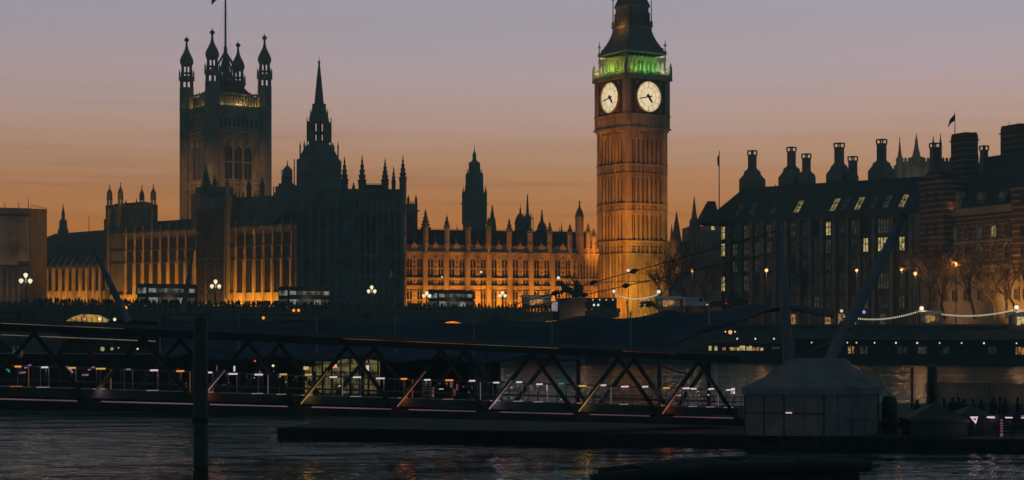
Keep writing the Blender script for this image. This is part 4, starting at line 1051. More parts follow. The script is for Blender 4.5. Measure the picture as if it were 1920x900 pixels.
# projecting striped bays with gables
def bay(pa, pb, ytop, ygable, y):
    x0, x1 = NS.lx(pa,y), NS.lx(pb,y); zt_ = NS.z(ytop, x0, y)
    g_ = MB().box(x0, x1, y, 8, zst, zt_); b_ = MB()
    c = (x0+x1)/2; w = (x1-x0)/2
    if ygable:
        zg = NS.z(ygable, x0, y)
        g_.plate([(c-w*.55,zt_),(c+w*.55,zt_),(c+w*.55,zt_+(zg-zt_)*.5),(c+w*.4,zt_+(zg-zt_)*.8),(c,zg),(c-w*.4,zt_+(zg-zt_)*.8),(c-w*.55,zt_+(zg-zt_)*.5)], y+.1, 3)
        b_.box(c-w*.65, c+w*.65, y-.05, y+.1, zt_+(zg-zt_)*.45, zt_+(zg-zt_)*.55)
    z = zst+.4
    while z < zt_-.2: b_.box(x0-.06, x1+.06, y-.1, 7, z, z+.38); z += 1.25
    b_.box(x0-.3, x1+.3, y-.4, 7, zt_-.2, zt_+.3)
    ba = g_.build('bay', M['brick'], ns); b_.build('stone_stripes', M['band'], ba)
    for py in ((384,366),(447,427),(487,465)):
        if py[1] > ytop:
            for sx_ in (-.35,.35): MB().box(c+sx_*w-.5, c+sx_*w+.5, y-.16, y-.11, q(py[0],pa), q(py[1],pa)).build('bay_window', M['glass'], ba)
bay(1724, 1771, 345, 322, -2.2)
bay(1897, 1960, 356, None, -1.6)
wall.build('wall', M['brick'], ns); bands.build('stone_stripes', M['band'], ns)
for (pa, pb, yt, ly) in ((1783,1810,252,8),(1876,1912,237,9)):
    x0, x1 = NS.lx(pa,ly), NS.lx(pb,ly); zt_ = NS.z(yt,x0,ly)
    m = MB().box(x0, x1, ly, ly+3.4, zc, zt_-.5); m.box(x0-.25, x1+.25, ly-.25, ly+3.6, zt_-1.8, zt_-1.5); m.box(x0+.12, x1-.12, ly+.1, ly+3.3, zt_-.5, zt_)
    ch = m.build('chimney', M['brick'], ns); b_ = MB(); z = zc+5
    while z < zt_-2.2: b_.box(x0-.05, x1+.05, ly-.06, ly+3.45, z, z+.3); z += 1.3
    b_.build('chimney_stripes', M['band'], ch)
bronze_chimney(NS, 1752.5, 268, 9, [(11,362),(10.5,302),(9.8,299)], ns, 6)
bronze_chimney(NS, 1845, 273, 7.5, [(9,345),(8.5,300),(8,297)], ns, 6)
MB().box(NS.lx(1912,9.5), L, 9, 14, zc, NS.z(278,NS.lx(1920,9),9)).build('stair_head', M['brick'], ns)
m = MB(); t = NS.lx(1892,10); m.bar((t,10,NS.z(238,t,10)),(t,10,NS.z(228,t,10)),.05); t = NS.lx(1909,10); m.bar((t,10,NS.z(238,t,10)),(t,10,NS.z(235,t,10)),.06); m.ball((t,10,NS.z(233.5,t,10)),.2,6); m.build('aerial', M['black'], ns)
d = NS.d(NS.lx(1790.5,9.5),9.5)
g = thing('flagpole', 'slanting flag on a short pole above the fat striped chimney at right', 'flagpole', W(1790.5, 253, d)); z_ = lambda py: zy(py,d)-zy(253,d)
MB().bar((0,0,-1),(0,0,z_(209)),.11,.07).build('pole', M['steel'], g)
s = d/F; MB().add([(0,-.03,z_(213)),(0,-.03,z_(226)),(-7*s,.25,z_(231)),(-12*s,.1,z_(238)),(-12.5*s,.1,z_(236)),(-9*s,.3,z_(224)),(-4*s,.2,z_(218)),
   (0,.03,z_(213)),(0,.03,z_(226)),(-7*s,.31,z_(231)),(-12*s,.16,z_(238)),(-12.5*s,.16,z_(236)),(-9*s,.36,z_(224)),(-4*s,.26,z_(218))], [(0,1,2,3,4,5,6),(13,12,11,10,9,8,7)]+[(i,(i+1)%7,7+(i+1)%7,7+i) for i in range(7)]).build('flag', M['cloth'], g)
flood(NS, NS.lx(1905), -12, 2, 12000, (1,.42,.08), NS.lx(1908), 0, 9, size=1.5)
flood(NS, NS.lx(1790), -11, 2, 2400, (1,.46,.16), NS.lx(1800), 0, 8, size=1.7)
strip_flood(NS, 4, L-4, -9, 12, 160, (1,.5,.24), 0, 14)

# pale crenellated tower behind the roofs, with four pointed spires
d = 540; s = d/F; kz = lambda py: zy(py,d)-7
g = thing('crenellated_tower', 'pale stone battlemented tower with needle spires behind the office block roof', 'tower', (xx(1737,d), d, 7))
m = MB().box(-45*s,46*s,-3,12,0,kz(304))
for k in range(13): x = (-45+7*k)*s; m.box(x, x+4.2*s, -3.2, -2.4, kz(304), kz(298.5)); m.ball((x+2.1*s,-2.8,kz(298)),1.6*s,6)
m.lathe([(13*s,0),(13*s,kz(297)),(11*s,kz(296))], 8, -22*s, -2.5)
for k in range(8): m.lathe([(1.2*s,kz(340)),(1.2*s,kz(300))], 5, -22*s+13*s*math.cos(k*math.pi/4), -2.5+13*s*math.sin(k*math.pi/4))
m.build('wall', M['stone_dark'], g)
for px, yt, yb, hw, pw in ((1683,258,298,4,7),(1714,251,297,7.5,0),(1745.5,256,272,2.4,2.6),(1759,252,272,2.4,2.6),(1823,248,294,6,7)):
    prof = ([(pw*s,0),(pw*s,kz(yb))] if pw else [(9*s,kz(yb+1))])+[(hw*s*1.1,kz(yb-1)),(hw*s*.6,kz(yb-(yb-yt)*.35)),(hw*s*.3,kz(yb-(yb-yt)*.7)),(.5*s,kz(yt+4)),(.9*s,kz(yt+3.4)),(.2*s,kz(yt))]
    MB().lathe(prof, 8, (px-1737)*s, -3).build('spire', M['shade_stone'], g)
lamp('SPOT', 'floodlight', (xx(1705,505), 505, 42), 9000, (1,.72,.4), (xx(1706,d), d-3, 57), spot_size=.42, spot_blend=.6, shadow_soft_size=.4)
# ------------------------------------------------------------------ people
def skin_body(name, joints, bones, radii, mat):
    me = bpy.data.meshes.new(name); me.from_pydata([Vector(j) for j in joints], bones, [])
    o = bpy.data.objects.new(name+'_build', me); COL.objects.link(o)
    sk = o.modifiers.new('s', 'SKIN'); sub = o.modifiers.new('u', 'SUBSURF'); sub.levels = 1; sub.render_levels = 1
    for i, r in enumerate(radii):
        me.skin_vertices[0].data[i].radius = (r, r) if not isinstance(r, tuple) else r
        me.skin_vertices[0].data[i].use_root = (i == 0)
    bpy.context.view_layer.update()
    ev = o.evaluated_get(bpy.context.evaluated_depsgraph_get())
    out = bpy.data.meshes.new_from_object(ev); out.name = name
    bpy.data.objects.remove(o); bpy.data.meshes.remove(me)
    out.materials.clear(); out.materials.append(mat)
    for p in out.polygons: p.use_smooth = True
    return out
def person_mesh(k):
    rnd = random.Random(k); st = .10+.10*(k % 3); ar = .16+.1*(k % 2); lean = .05*(k % 2)
    J = [(0,0,.95),(0,-.01,1.18),(0,-lean,1.40),(0,-lean-.01,1.52),(0,-lean-.03,1.60),(0,-lean-.03,1.70),
         (-.10,0,.90),(-.11,-st,.50),(-.11,-st+.06,.08),(-.11,-st-.10,.03),
         (.10,0,.90),(.11,st*.6,.50),(.11,st+.05,.08),(.11,st-.11,.03),
         (-.20,-lean,1.40),(-.25,-lean+.02,1.12),(-.24,-ar-lean,.90),(-.23,-ar-lean-.07,.82),
         (.20,-lean,1.40),(.25,-lean+.02,1.12),(.24,-ar*.7-lean,.90),(.23,-ar*.7-lean-.07,.82)]
    B = [(0,1),(1,2),(2,3),(3,4),(4,5),(0,6),(6,7),(7,8),(8,9),(0,10),(10,11),(11,12),(12,13),(2,14),(14,15),(15,16),(16,17),(2,18),(18,19),(19,20),(20,21)]
    w = .9+.2*rnd.random()
    Rr = [(.17*w,.13),(.16*w,.12),(.16*w,.12),(.06,.06),(.095,.10),(.075,.085),.11,.075,.05,.04,.11,.075,.05,.04,.075,.055,.042,.03,.075,.055,.042,.03]
    return skin_body('person', J, B, Rr, M['cloth'])
PM = [person_mesh(k) for k in range(5)]
HM = []
for k in range(3):
    h = MB().lathe([(.06,1.56-.1*(k==1)),(.105,1.62),(.112,1.70),(.085,1.78),(.02,1.80)], 8, 0, .0)
    me = h.build('hair', M['hair'], None, True); HM.append(me.data); bpy.data.objects.remove(me)
pcount = 0
def person(loc, rz, label, group, hair=False, s=1.0):
    global pcount
    o = bpy.data.objects.new('person', PM[pcount % 5]); COL.objects.link(o); o.location = loc; o.rotation_euler = (0,0,rz); o.scale = (s,s,s)
    tag(o, label, 'person', group)
    if hair:
        c = bpy.data.objects.new('hair', HM[pcount % 3]); COL.objects.link(c); c.parent = o
    pcount += 1; return o
rp = random.Random(3)
def crowd(pa, pb, n, where):
    for k in range(n):
        px = pa+(pb-pa)*(k+rp.random())/n; ly = .9+rp.random()*3.2; t = BR.lx(px, ly)
        person(BR.w(t, ly, 10.14), rp.random()*6.28, 'dark silhouetted pedestrian on the bridge '+where, 'pedestrians on the bridge '+where, s=.88+.2*rp.random())
crowd(64, 200, 26, 'in front of the low lit buttressed wing')
crowd(200, 265, 18, 'left of the first bus')
crowd(262, 372, 20, 'along the first bus')
crowd(372, 396, 5, 'between the first bus and the second lamp')
crowd(412, 520, 27, 'between the second lamp and the middle bus')
crowd(520, 625, 20, 'along the middle bus')
crowd(625, 760, 12, 'in front of the unlit dark palace block')
crowd(760, 806, 14, 'left of the third bus')
crowd(806, 890, 10, 'along the third bus')
crowd(890, 1040, 26, 'between the third bus and the statue')

# ------------------------------------------------------------------ buses
def bus(px, ly, label, lightk, face=1):
    t0 = BR.lx(px, ly); p = BR.w(t0, ly, 10.0)
    g = thing('double_decker_bus', label, 'bus', p, BR.ang+(0 if face > 0 else math.pi), 'double decker buses on the bridge')
    Lb, wd, h = 10.4, 2.5, 4.35
    me = MB(); pts = []
    for (x, z) in ((-Lb/2,.35),(Lb/2,.35),(Lb/2,4.0),(Lb/2-.3,h),(-Lb/2+.3,h),(-Lb/2-.02,4.0)): pts.append((x,z))
    me.plate(pts, -wd/2, wd/2); bd = me.build('body', M['bus'], g)
    for y in (-wd/2-.02, wd/2+.02):
        for z0, z1, nm, n in ((2.95,3.6,'upper_window',6),(1.25,2.15,'lower_window',5)):
            for k in range(n):
                a = -Lb/2+.35+k*(Lb-.7)/n; MB().box(a, a+(Lb-.7)/n-.12, y-.01, y+.01, z0, z1).build(nm, (E[lightk] if k not in (1,) else E['win_dim']) if n == 6 else E[lightk if k in (0,3) else 'win_dim'], g)
    for x in (-Lb/2-.03, Lb/2+.03):
        MB().box(x-.01, x+.01, -1.05, 1.05, 2.8, 3.7).build('end_window', E[lightk], g); MB().box(x-.01, x+.01, -1.05, 1.05, 1.2, 2.2).build('windscreen', E['win_dim'], g)
    for sx_ in (-1,1):
        for y in (-1,1):
            MB().bar((sx_*3.1,y*1.0,.5),(sx_*3.1,y*1.27,.5),.5,None,14).build('wheel', M['rubber'], g)
    for y in (-.9,.9): MB().ball((-Lb/2-.02,y,.85),.14,8).build('headlight', E['globe_white'], g)
    lamp('POINT', 'bus_light', (0,-2.2,2.2), 25, (.9,1,.8), parent=g, shadow_soft_size=.6)
    return g
bus(314, 8, 'double decker bus with cool white windows, leftmost on the bridge', 'buswin')
bus(572, 8, 'double decker bus with dim greenish windows before the dark palace block', 'buswin')
bus(846, 8, 'double decker bus before the golden facade, right of the unlit block', 'buswin')

# ------------------------------------------------------------------ chariot statue
dS = 355; s = dS/F; P0 = W(1071, 597, dS)
st = thing('chariot_statue', 'dark bronze statue of rearing horses and a chariot on a tall stone plinth', 'statue', P0, R(4))
kz = lambda py: zy(py,dS)-P0.z
pl = MB().box(-24*s,24*s,-2.2,2.2,-9,kz(566)); pl.box(-26*s,27*s,-2.5,2.5,kz(566),kz(560.5)); pl.box(-23*s,24*s,-2.1,2.1,kz(560.5),kz(559)); pl.build('plinth', M['stone_dark'], st)
hz_ = kz(559)
def horse(y):
    J = [(-.5,0,1.55),(.35,0,1.25),(-1.15,0,1.95),(-1.55,0,2.6),(-1.75,0,3.05),(-2.15,0,2.95),(-2.42,0,2.72),
         (.55,-.22,.75),(.35,-.22,.35),(.5,-.22,.03),(.55,.22,.75),(.75,.22,.38),(.9,.22,.03),
         (-1.25,-.2,1.35),(-1.75,-.2,1.25),(-1.85,-.2,.8),(-1.2,.2,1.25),(-1.6,.2,.95),(-1.5,.2,.5),(.75,0,1.2),(1.05,0,.75)]
    B = [(0,1),(0,2),(2,3),(3,4),(4,5),(5,6),(1,7),(7,8),(8,9),(1,10),(10,11),(11,12),(2,13),(13,14),(14,15),(2,16),(16,17),(17,18),(1,19),(19,20)]
    Rr = [.52,.50,.46,.34,.28,.24,.15,.26,.15,.13,.26,.15,.13,.22,.13,.11,.22,.13,.11,.16,.13]
    me = skin_body('horse', J, B, Rr, M['black']); o = bpy.data.objects.new('horse', me); COL.objects.link(o); o.parent = st; o.location = (-.2,y,hz_); o.scale = (1.08,1.08,1.08)
    for k in range(5):
        pass
    MB().plate([(-1.5,2.5),(-1.75,3.2),(-1.62,3.3),(-1.2,2.6),(-.95,2.0)], -.06, .06).build('mane', M['black'], o)
horse(-.7); horse(.6)
ch = MB()
for y in (-1.0,1.0):
    for k in range(8): a = k*math.pi/4; ch.bar((1.75,y,.75),(1.75+.72*math.cos(a),y,.75+.72*math.sin(a)),.06)
    for k in range(16):
        a = k*math.pi/8; b_ = (k+1)*math.pi/8; ch.bar((1.75+.72*math.cos(a),y,.75+.72*math.sin(a)),(1.75+.72*math.cos(b_),y,.75+.72*math.sin(b_)),.09)
ch.plate([(.6,.5),(2.5,.5),(2.5,1.2),(2.1,1.6),(1.1,2.2),(.7,2.0)], -.85, .85); ch.bar((.7,0,.9),(-1,0,1.3),.08)
o = ch.build('chariot', M['black'], st); o.location = (-.1,0,hz_)
def rider(x, y, z, sc, arm):
    J = [(0,0,.9),(0,0,1.2),(0,0,1.45),(0,0,1.62),(-.02,0,1.74),(0,0,.45),(.05,0,.02),(-.22,-.02,1.42),(-.45,-.1,1.6),(-.5,-.1,arm),(.22,.02,1.42),(.4,.05,1.2),(.3,0,.95)]
    B = [(0,1),(1,2),(2,3),(3,4),(0,5),(5,6),(2,7),(7,8),(8,9),(2,10),(10,11),(11,12)]
    Rr = [.30,.27,.25,.1,.15,.36,.44,.13,.1,.07,.13,.1,.07]
    o = bpy.data.objects.new('figure', skin_body('figure', J, B, Rr, M['black'])); COL.objects.link(o); o.parent = st; o.location = (x,y,z); o.scale = (sc,)*3
    return o
r_ = rider(1.05, 0, hz_+.9, 1.65, 2.0); MB().bar((.35,0,.4),(-.75,-.15,2.35),.04,.03).build('spear', M['black'], r_)
MB().lathe([(.16,1.76),(.14,1.86),(.05,1.93)], 8, -.02, 0).build('crown', M['black'], r_)
rider(1.85, -.5, hz_+.6, 1.25, 1.5); rider(2.1, .5, hz_+.5, 1.15, 1.6)
lamp('POINT', 'plinth_glow', (P0.x+2.6, P0.y-4.5, P0.z-.2), 110, (1,.4,.12), shadow_soft_size=.4)

# ------------------------------------------------------------------ street lamps on the far bank
def post_lamp(px, py, d, zb, mat, label, r=.32, glow=0, col=(1,.45,.14), group='single lamps on the far bank'):
    p = W(px, py, d); g = thing('street_lamp', label, 'lamp', (p.x, p.y, zb), 0, group); h = p.z-zb
    MB().lathe([(.2,0),(.2,.5),(.1,.7),(.07,h-.3),(.12,h-.28)], 8).build('lamp_post', M['black'], g)
    MB().ball((0,0,h),r,10).build('globe', E[mat], g, True)
    MB().lathe([(r*.5,h+r*.8),(r*.4,h+r*1.1),(.03,h+r*1.6)], 8).build('lamp_cap', M['black'], g)
    if glow: lamp('POINT', 'lamp_light', (0,-r*1.6,h), glow, col, parent=g, shadow_soft_size=r)
post_lamp(1298, 508, 400, 7, 'sodium', 'orange street lamp against the dark corner building', .34, 500)
post_lamp(1437, 507, 402, 7, 'sodium', 'glowing orange street lamp on the office block, left of the thin upright mast', .42, 900)
post_lamp(1606, 507, 388, 7, 'sodium', 'orange street lamp left of the leaning mast', .34, 600)
post_lamp(1690, 506, 380, 7, 'sodium', 'left of the two close orange lamps by the brick building', .3, 500)
post_lamp(1716, 513, 378, 7, 'sodium', 'right of the two close orange lamps by the brick building', .38, 600)
post_lamp(1792, 494, 372, 7, 'sodium', 'highest orange lamp, shining into the leafy branch', .34, 900)
post_lamp(1178, 507, 420, 7, 'globe_white', 'white lamp low on the clock tower corner', .36)
post_lamp(1047, 521, 400, 7, 'globe_white', 'white lamp above the statue horse heads', .36)
post_lamp(902, 510, 415, 7, 'globe_white', 'small white lamp on the golden front above the third bus', .28)
post_lamp(829, 519, 415, 7, 'globe_white', 'tiny lamp on the golden front above the left end of the third bus', .2)
post_lamp(1151, 546, 388, 10, 'globe_white', 'white globe lamp at the left end of the small festoon', .36)
post_lamp(1235, 547, 376, 10, 'globe_white', 'white globe lamp at the right end of the small festoon', .4)
post_lamp(1018, 560, 372, 9, 'globe_white', 'left of the two bright low lamps left of the statue plinth', .34)
post_lamp(1027, 561, 374, 9, 'globe_white', 'right of the two bright low lamps left of the statue plinth', .42)
post_lamp(1728, 578, 368, 7.8, 'globe_white', 'white globe wall lamp in the middle of the long festoon', .46, 260, (1,.5,.2), 'wall lamps holding the festoon')
post_lamp(1906, 576, 360, 7.8, 'globe_white', 'white globe wall lamp at the right end of the long festoon', .46, 260, (1,.5,.2), 'wall lamps holding the festoon')
post_lamp(1578, 583, 372, 7.8, 'w', 'cool white lamp beside the blue sign, left of the leaning mast foot', .34)
g = thing('blue_sign', 'small round blue lit sign on a post right of the leaning mast', 'sign', W(1620, 585, 370)); MB().ball((0,0,0),.36,8).build('sign_face', E['blue'], g, True); MB().bar((0,0,-.3),(0,0,-3.3),.07).build('post', M['black'], g)

# festoons
bulb_me = MB().lathe([(.05,.17),(.15,.02),(.13,-.12),(.04,-.22)], 6).build('bulb', E['bulb']).data
bpy.data.objects.remove(bpy.data.objects['bulb'])
def festoon(a, b_, sag, n, label):
    A, B = Vector(a), Vector(b_); g = thing('festoon_lights', label, 'string lights', A, 0, 'strings of bulbs between lamps')
    pts = [(B-A)*(k/(n+1))+Vector((0,0,-4*sag*(k/(n+1))*(1-k/(n+1)))) for k in range(n+2)]
    m = MB()
    for k in range(n+1): m.bar(pts[k], pts[k+1], .025, n=4)
    m.build('cable', M['black'], g)
    for k in range(1, n+1):
        o = bpy.data.objects.new('bulb', bulb_me); COL.objects.link(o); o.parent = g; o.location = pts[k]-Vector((0,0,.18))
festoon(W(1580,591,371), W(1728,580,368), 1.2, 38, 'string of bulbs from the leaning mast to the middle wall lamp')
festoon(W(1728,580,368), W(1906,578,360), 1.25, 46, 'string of bulbs between the two wall lamps at right')
festoon(W(1906,578,360), W(2080,576,352), 1.2, 44, 'string of bulbs running out at the right edge')
festoon(W(1151,549,388), W(1235,549,376), 1.1, 24, 'short string of bulbs in front of the clock tower foot')

# ------------------------------------------------------------------ trees (bare, winter)
def bare_tree(px, pybase, d, h, label, seed, lean=0.0, leaves=0, spread=.6, leafspot=None, rmin=.045, dens=1.0, lev_max=5):
    rnd = random.Random(seed); base = Vector((xx(px,d), d, zy(pybase,d)))
    g = thing('bare_tree', label, 'tree', base, 0, 'bare trees on the far bank')
    tr_ = MB(); cr_ = MB(); tips = []
    def grow(p, dr, ln, r, lev):
        if lev > lev_max: tips.append(p); return
        n = 3 if lev < 2 else 2; q_ = p
        for i in range(n):
            dr = (dr+Vector((rnd.uniform(-.25,.25),rnd.uniform(-.25,.25),rnd.uniform(-.05,.14)))).normalized()
            q2 = q_+dr*ln/n; r2 = max(rmin*.7, r*(1-.3/n)); (tr_ if lev == 0 else cr_).bar(q_, q2, max(rmin,r), r2, 7 if lev < 2 else 3); q_ = q2; r = r2
            if lev > 0 and rnd.random() < .75*dens:
                sd = (dr+Vector((rnd.uniform(-1,1),rnd.uniform(-1,1),rnd.uniform(-.4,.6)))*.9).normalized(); grow(q_, sd, ln*.6, r*.5, lev+2)
        for i in range(4 if lev == 0 else (3 if lev < 3 else 2)):
            a = rnd.uniform(0, 6.28); sd = (dr+Vector((math.cos(a),math.sin(a),rnd.uniform(-.2,.45)))*spread).normalized(); grow(q_, sd, ln*rnd.uniform(.66,.86), r*.62, lev+1)
    grow(Vector((0,0,0)), Vector((lean,0,1)).normalized(), h*.27, h*.022, 0)
    tr_.build('trunk', M['bark'], g); cr_.build('crown', M['bark'], g)
    if leaves:
        lm = MB()
        for k in range(leaves):
            tp = rnd.choice(tips)
            if leafspot is not None: tp = Vector(leafspot)+Vector((rnd.gauss(0,1.5),rnd.gauss(0,1.2),rnd.gauss(0,1.2)))
            c = tp+Vector((rnd.gauss(0,.35),rnd.gauss(0,.35),rnd.gauss(0,.35))); a = Vector((rnd.gauss(0,1),rnd.gauss(0,1),rnd.gauss(0,1))).normalized()*.2; b_ = a.orthogonal().normalized()*.14
            lm.add([c-a,c+b_,c+a,c-b_], [(0,1,2,3)])
        lm.build('leaves', M['leaf'], g)
    return g
bare_tree(1264, 592, 392, 19, 'dense bare tree just right of the clock tower', 1, .05)
bare_tree(1243, 592, 405, 13, 'thin bare tree right against the clock tower foot', 2, -.2, dens=.6)
bare_tree(1290, 592, 396, 17, 'bare tree before the dark corner building', 3, .02)
bare_tree(1324, 592, 398, 14, 'small bare tree at the left end of the office block', 4, 0)
bare_tree(1738, 598, 380, 22, 'dark dense tree left of the lamp lit branch, before the striped bay', 5, .05, spread=.7, rmin=.06)
bare_tree(1828, 598, 372, 17, 'leaning bare tree trunk under the highest orange lamp', 6, -.3, 900, .5, leafspot=(-5.6,-1.2,10.2), rmin=.05, dens=.8)
bare_tree(1772, 598, 378, 17, 'slender bare tree between the dense tree and the leaning trunk', 8, -.15)
bare_tree(1905, 598, 368, 17, 'bare tree in front of the striped building at the right edge', 7, -.05, dens=.8)
bare_tree(1866, 598, 372, 14, 'smaller bare tree left of the wall lamp at the right edge', 12, .05, dens=.7)
bare_tree(1500, 598, 385, 13, 'bare tree in front of the office block right of the thin upright mast', 9, 0, dens=.6)

# ------------------------------------------------------------------ vehicles and lit stalls on the far bank road
def van(px, py, d, label, rot=0.15, mat='white'):
    p = W(px, py, d); g = thing('parked_van', label, 'van', p, rot)
    MB().plate([(-2.4,.35),(2.4,.35),(2.4,1.2),(2.0,1.35),(1.55,2.2),(-2.4,2.25)], -.95, .95).build('body', M[mat], g)
    MB().plate([(1.6,1.35),(2.05,1.35),(1.6,2.05)], -.97, .97).build('windscreen', M['glass'], g)
    MB().box(.5,1.4,-.975,-.96,1.35,2.0).build('side_window', M['glass'], g)
    for x in (-1.5,1.5):
        for y in (-.8,.8): MB().bar((x,y-.14,.36),(x,y+.14,.36),.36,None,12).build('wheel', M['rubber'], g)
    for y in (-.7,.7): MB().ball((2.4,y,.8),.12,6).build('headlight', E['globe_white'], g); MB().ball((-2.4,y,.9),.1,6).build('tail_light', E['red'], g)
    return g
van(1304, 577, 377, 'pale van parked under the corner building')
van(1382, 577, 377, 'dark red van with glowing lights before the office block', .1, 'bus')
def car(px, py, d, label, rot, mat='black'):
    g = thing('parked_car', label, 'car', W(px,py,d), rot)
    MB().plate([(-2.1,.3),(2.1,.3),(2.15,.75),(1.2,.9),(.6,1.4),(-1.1,1.42),(-1.8,.95),(-2.15,.9)], -.85, .85).build('body', M[mat], g)
    MB().plate([(-1.6,.95),(1.05,.95),(.55,1.34),(-1.05,1.36)], -.87, .87).build('side_window', M['glass'], g)
    for x in (-1.3,1.35):
        for y in (-.75,.75): MB().bar((x,y-.12,.32),(x,y+.12,.32),.32,None,12).build('wheel', M['rubber'], g)
    for y in (-.6,.6): MB().ball((-2.15,y,.65),.12,6).build('headlight', E['globe_white'], g); MB().ball((2.15,y,.72),.1,6).build('tail_light', E['red'], g)
car(1345, 577, 376, 'dark car between the pale van and the red van', .1)
car(1215, 577, 378, 'dark car with headlights before the clock tower foot', .9)
def stall(px, py, d, w, h, label, mat, top='white', depth=2.2):
    g = thing('lit_kiosk', label, 'kiosk', W(px,py,d))
    MB().box(-w/2,w/2,0,depth,0,h).build('wall', M['concrete'], g); [MB().box(-w/2+.2+k*(w-.4)/4, -w/2+.1+(k+1)*(w-.4)/4, -.08,-.02,h*(.3 if k%2 else .38),h*.85).build('lit_front', E[mat if k%3 else 'win_dim'], g) for k in range(4)]
    MB().add([(-w/2-.3,-.9,h),(w/2+.3,-.9,h),(w/2+.3,depth,h+.1),(-w/2-.3,depth,h+.1),(-w/2-.1,-.2,h+.5),(w/2+.1,-.2,h+.5),(w/2+.1,depth-.4,h+.6),(-w/2-.1,depth-.4,h+.6)],[(0,1,5,4),(1,2,6,5),(2,3,7,6),(3,0,4,7),(4,5,6,7),(0,3,2,1)]).build('awning', M[top], g)
    lamp('POINT', 'kiosk_light', (0,-1.4,h*.8), 70, (1,.55,.22), parent=g, shadow_soft_size=.3)
stall(1254, 581, 372, 5.2, 2.3, 'white canopied kiosk glowing at the foot of the clock tower trees', 'shop')
stall(1006, 578, 366, 6.0, 2.2, 'lit white topped stall left of the statue plinth', 'shop')
stall(1745, 612, 366, 4.4, 2.6, 'orange lit ticket hut under the middle wall lamp', 'shop')
stall(1915, 618, 356, 4.0, 3.0, 'bright lit hut at the right edge under the festoon lamp', 'win')
g = thing('lit_poster', 'small bright white poster panel at the left side of the statue plinth', 'poster', W(1040,584,352)); MB().box(-.7,.7,0,.15,0,2.0).build('frame', M['black'], g); MB().box(-.6,.6,-.03,-.01,.1,1.9).build('poster_face', emitter('bright poster', (.38,.36,.40), .9, .95, 3.5), g)
g = thing('traffic_light', 'red traffic light at the clock tower foot', 'traffic light', W(1176,583,384)); MB().bar((0,0,-2),(0,0,2.2),.08).build('post', M['black'], g); MB().box(-.25,.25,-.2,.2,1.2,2.5).build('housing', M['black'], g); MB().ball((-.05,-.22,2.2),.2,8).build('red_lens', E['red'], g); MB().ball((.0,-.22,1.45),.12,8).build('lower_lens', E['amber'], g)
# far coach with two rows of lit windows right of the plinth
g = thing('coach', 'long dark coach with two rows of small lights right of the statue plinth', 'coach', W(1119,588,372), .08)
MB().plate([(-4.2,.3),(4.2,.3),(4.25,3.1),(4.0,3.3),(-4.0,3.3),(-4.25,3.1)], 0, 2.4).build('body', M['black'], g)
for k in range(6): MB().ball((-3.6+k*1.4,-.08,2.9),.14,6).build('upper_light', E['globe_white'], g); MB().ball((-3.6+k*1.3,-.08,.9),.11,6).build('lower_light', E['amber'], g)
for k in (0,1): MB().ball((-.6+k*.9,-.1,1.8),.24,8).build('headlight', E['globe_white'], g)
for x in (-2.6,2.6): MB().bar((x,-.02,.45),(x,.25,.45),.45,None,12).build('wheel', M['rubber'], g)

# ------------------------------------------------------------------ far river pier: long moored dark boat and landing stage
LP = Frame(1560, 352, 2000, 338, 0)
lp = LP.thing('landing_stage', 'long dark floating landing stage with a row of small lamps on the far side', 'pier')
q = lambda py, px=1740: LP.z(py, LP.lx(px))
MB().box(LP.lx(1480), LP.L, 0, 9, -.5, 1.3).build('pontoon', M['hull'], lp)
m = MB().box(LP.lx(1490), LP.L, 1.5, 8, 1.3, 4.6); m.box(LP.lx(1485), LP.L, .2, 8.6, 4.6, 4.9)
for px in range(1500, 1990, 24): m.box(LP.lx(px)-.1, LP.lx(px)+.1, .4, .6, 1.3, 4.6)
m.build('shelter', M['hull'], lp)
m = MB()
for px in range(1490, 1990, 9): m.bar((LP.lx(px),.1,1.3),(LP.lx(px),.1,2.4),.04,n=4)
for z in (1.8,2.4): m.bar((LP.lx(1490),.1,z),(LP.L,.1,z),.04,n=4)
m.build('railing', M['black'], lp)
for px in (1485,1522,1560,1589,1606,1640,1680,1720,1762,1803,1845,1906): MB().ball((LP.lx(px),-.1,4.15),.20 if px in (1680,1720,1560,1845) else .15,6).build('lamp', E['globe_white'] if px % 3 else E['globe'], lp)
for px, w, k in ((1594,.6,'shop'),(1618,.7,'win_dim'),(1690,.9,'win_faint'),(1728,.8,'win_dim'),(1772,.6,'win_faint'),(1860,.8,'win_faint'),(1913,.9,'shop')): MB().box(LP.lx(px)-w, LP.lx(px)+w, 1.42, 1.48, 2.0, 3.4).build('window', E[k], lp)
LPB = Frame(1325, 356, 1500, 352, 0)
g = LPB.thing('river_boat', 'dark moored river boat with a line of warm cabin lights on the far side', 'boat')
L = LPB.L; m = MB().add([(0,0,-.3),(L,0,-.3),(L+1.5,2.5,2.0),(L,5,-.3),(0,5,-.3),(-1.5,0,1.6),(L,0,1.6),(L,5,1.6),(-1.5,5,1.6)], [(0,1,6,5),(1,2,6),(2,3,7),(2,7,6),(3,4,8,7),(4,0,5,8),(5,6,7,8),(0,4,3,1),(1,3,2)]); m.build('hull', M['hull'], g)
MB().box(1, L-3, .8, 4.2, 1.6, 3.9).build('cabin', M['hull'], g); MB().box(.5, L-2.5, .6, 4.4, 3.9, 4.05).build('roof', M['hull'], g)
rnd = random.Random(5)
for px in (1331,1342,1357,1371,1376,1383,1389,1394,1401,1407,1413,1420,1428):
    x = LPB.lx(px); MB().box(x-.22-.15*rnd.random(), x+.22+.1*rnd.random(), .74, .79, 2.55, 3.1+.4*rnd.random()).build('cabin_window', E[rnd.choice(['win','shop','win'])], g)
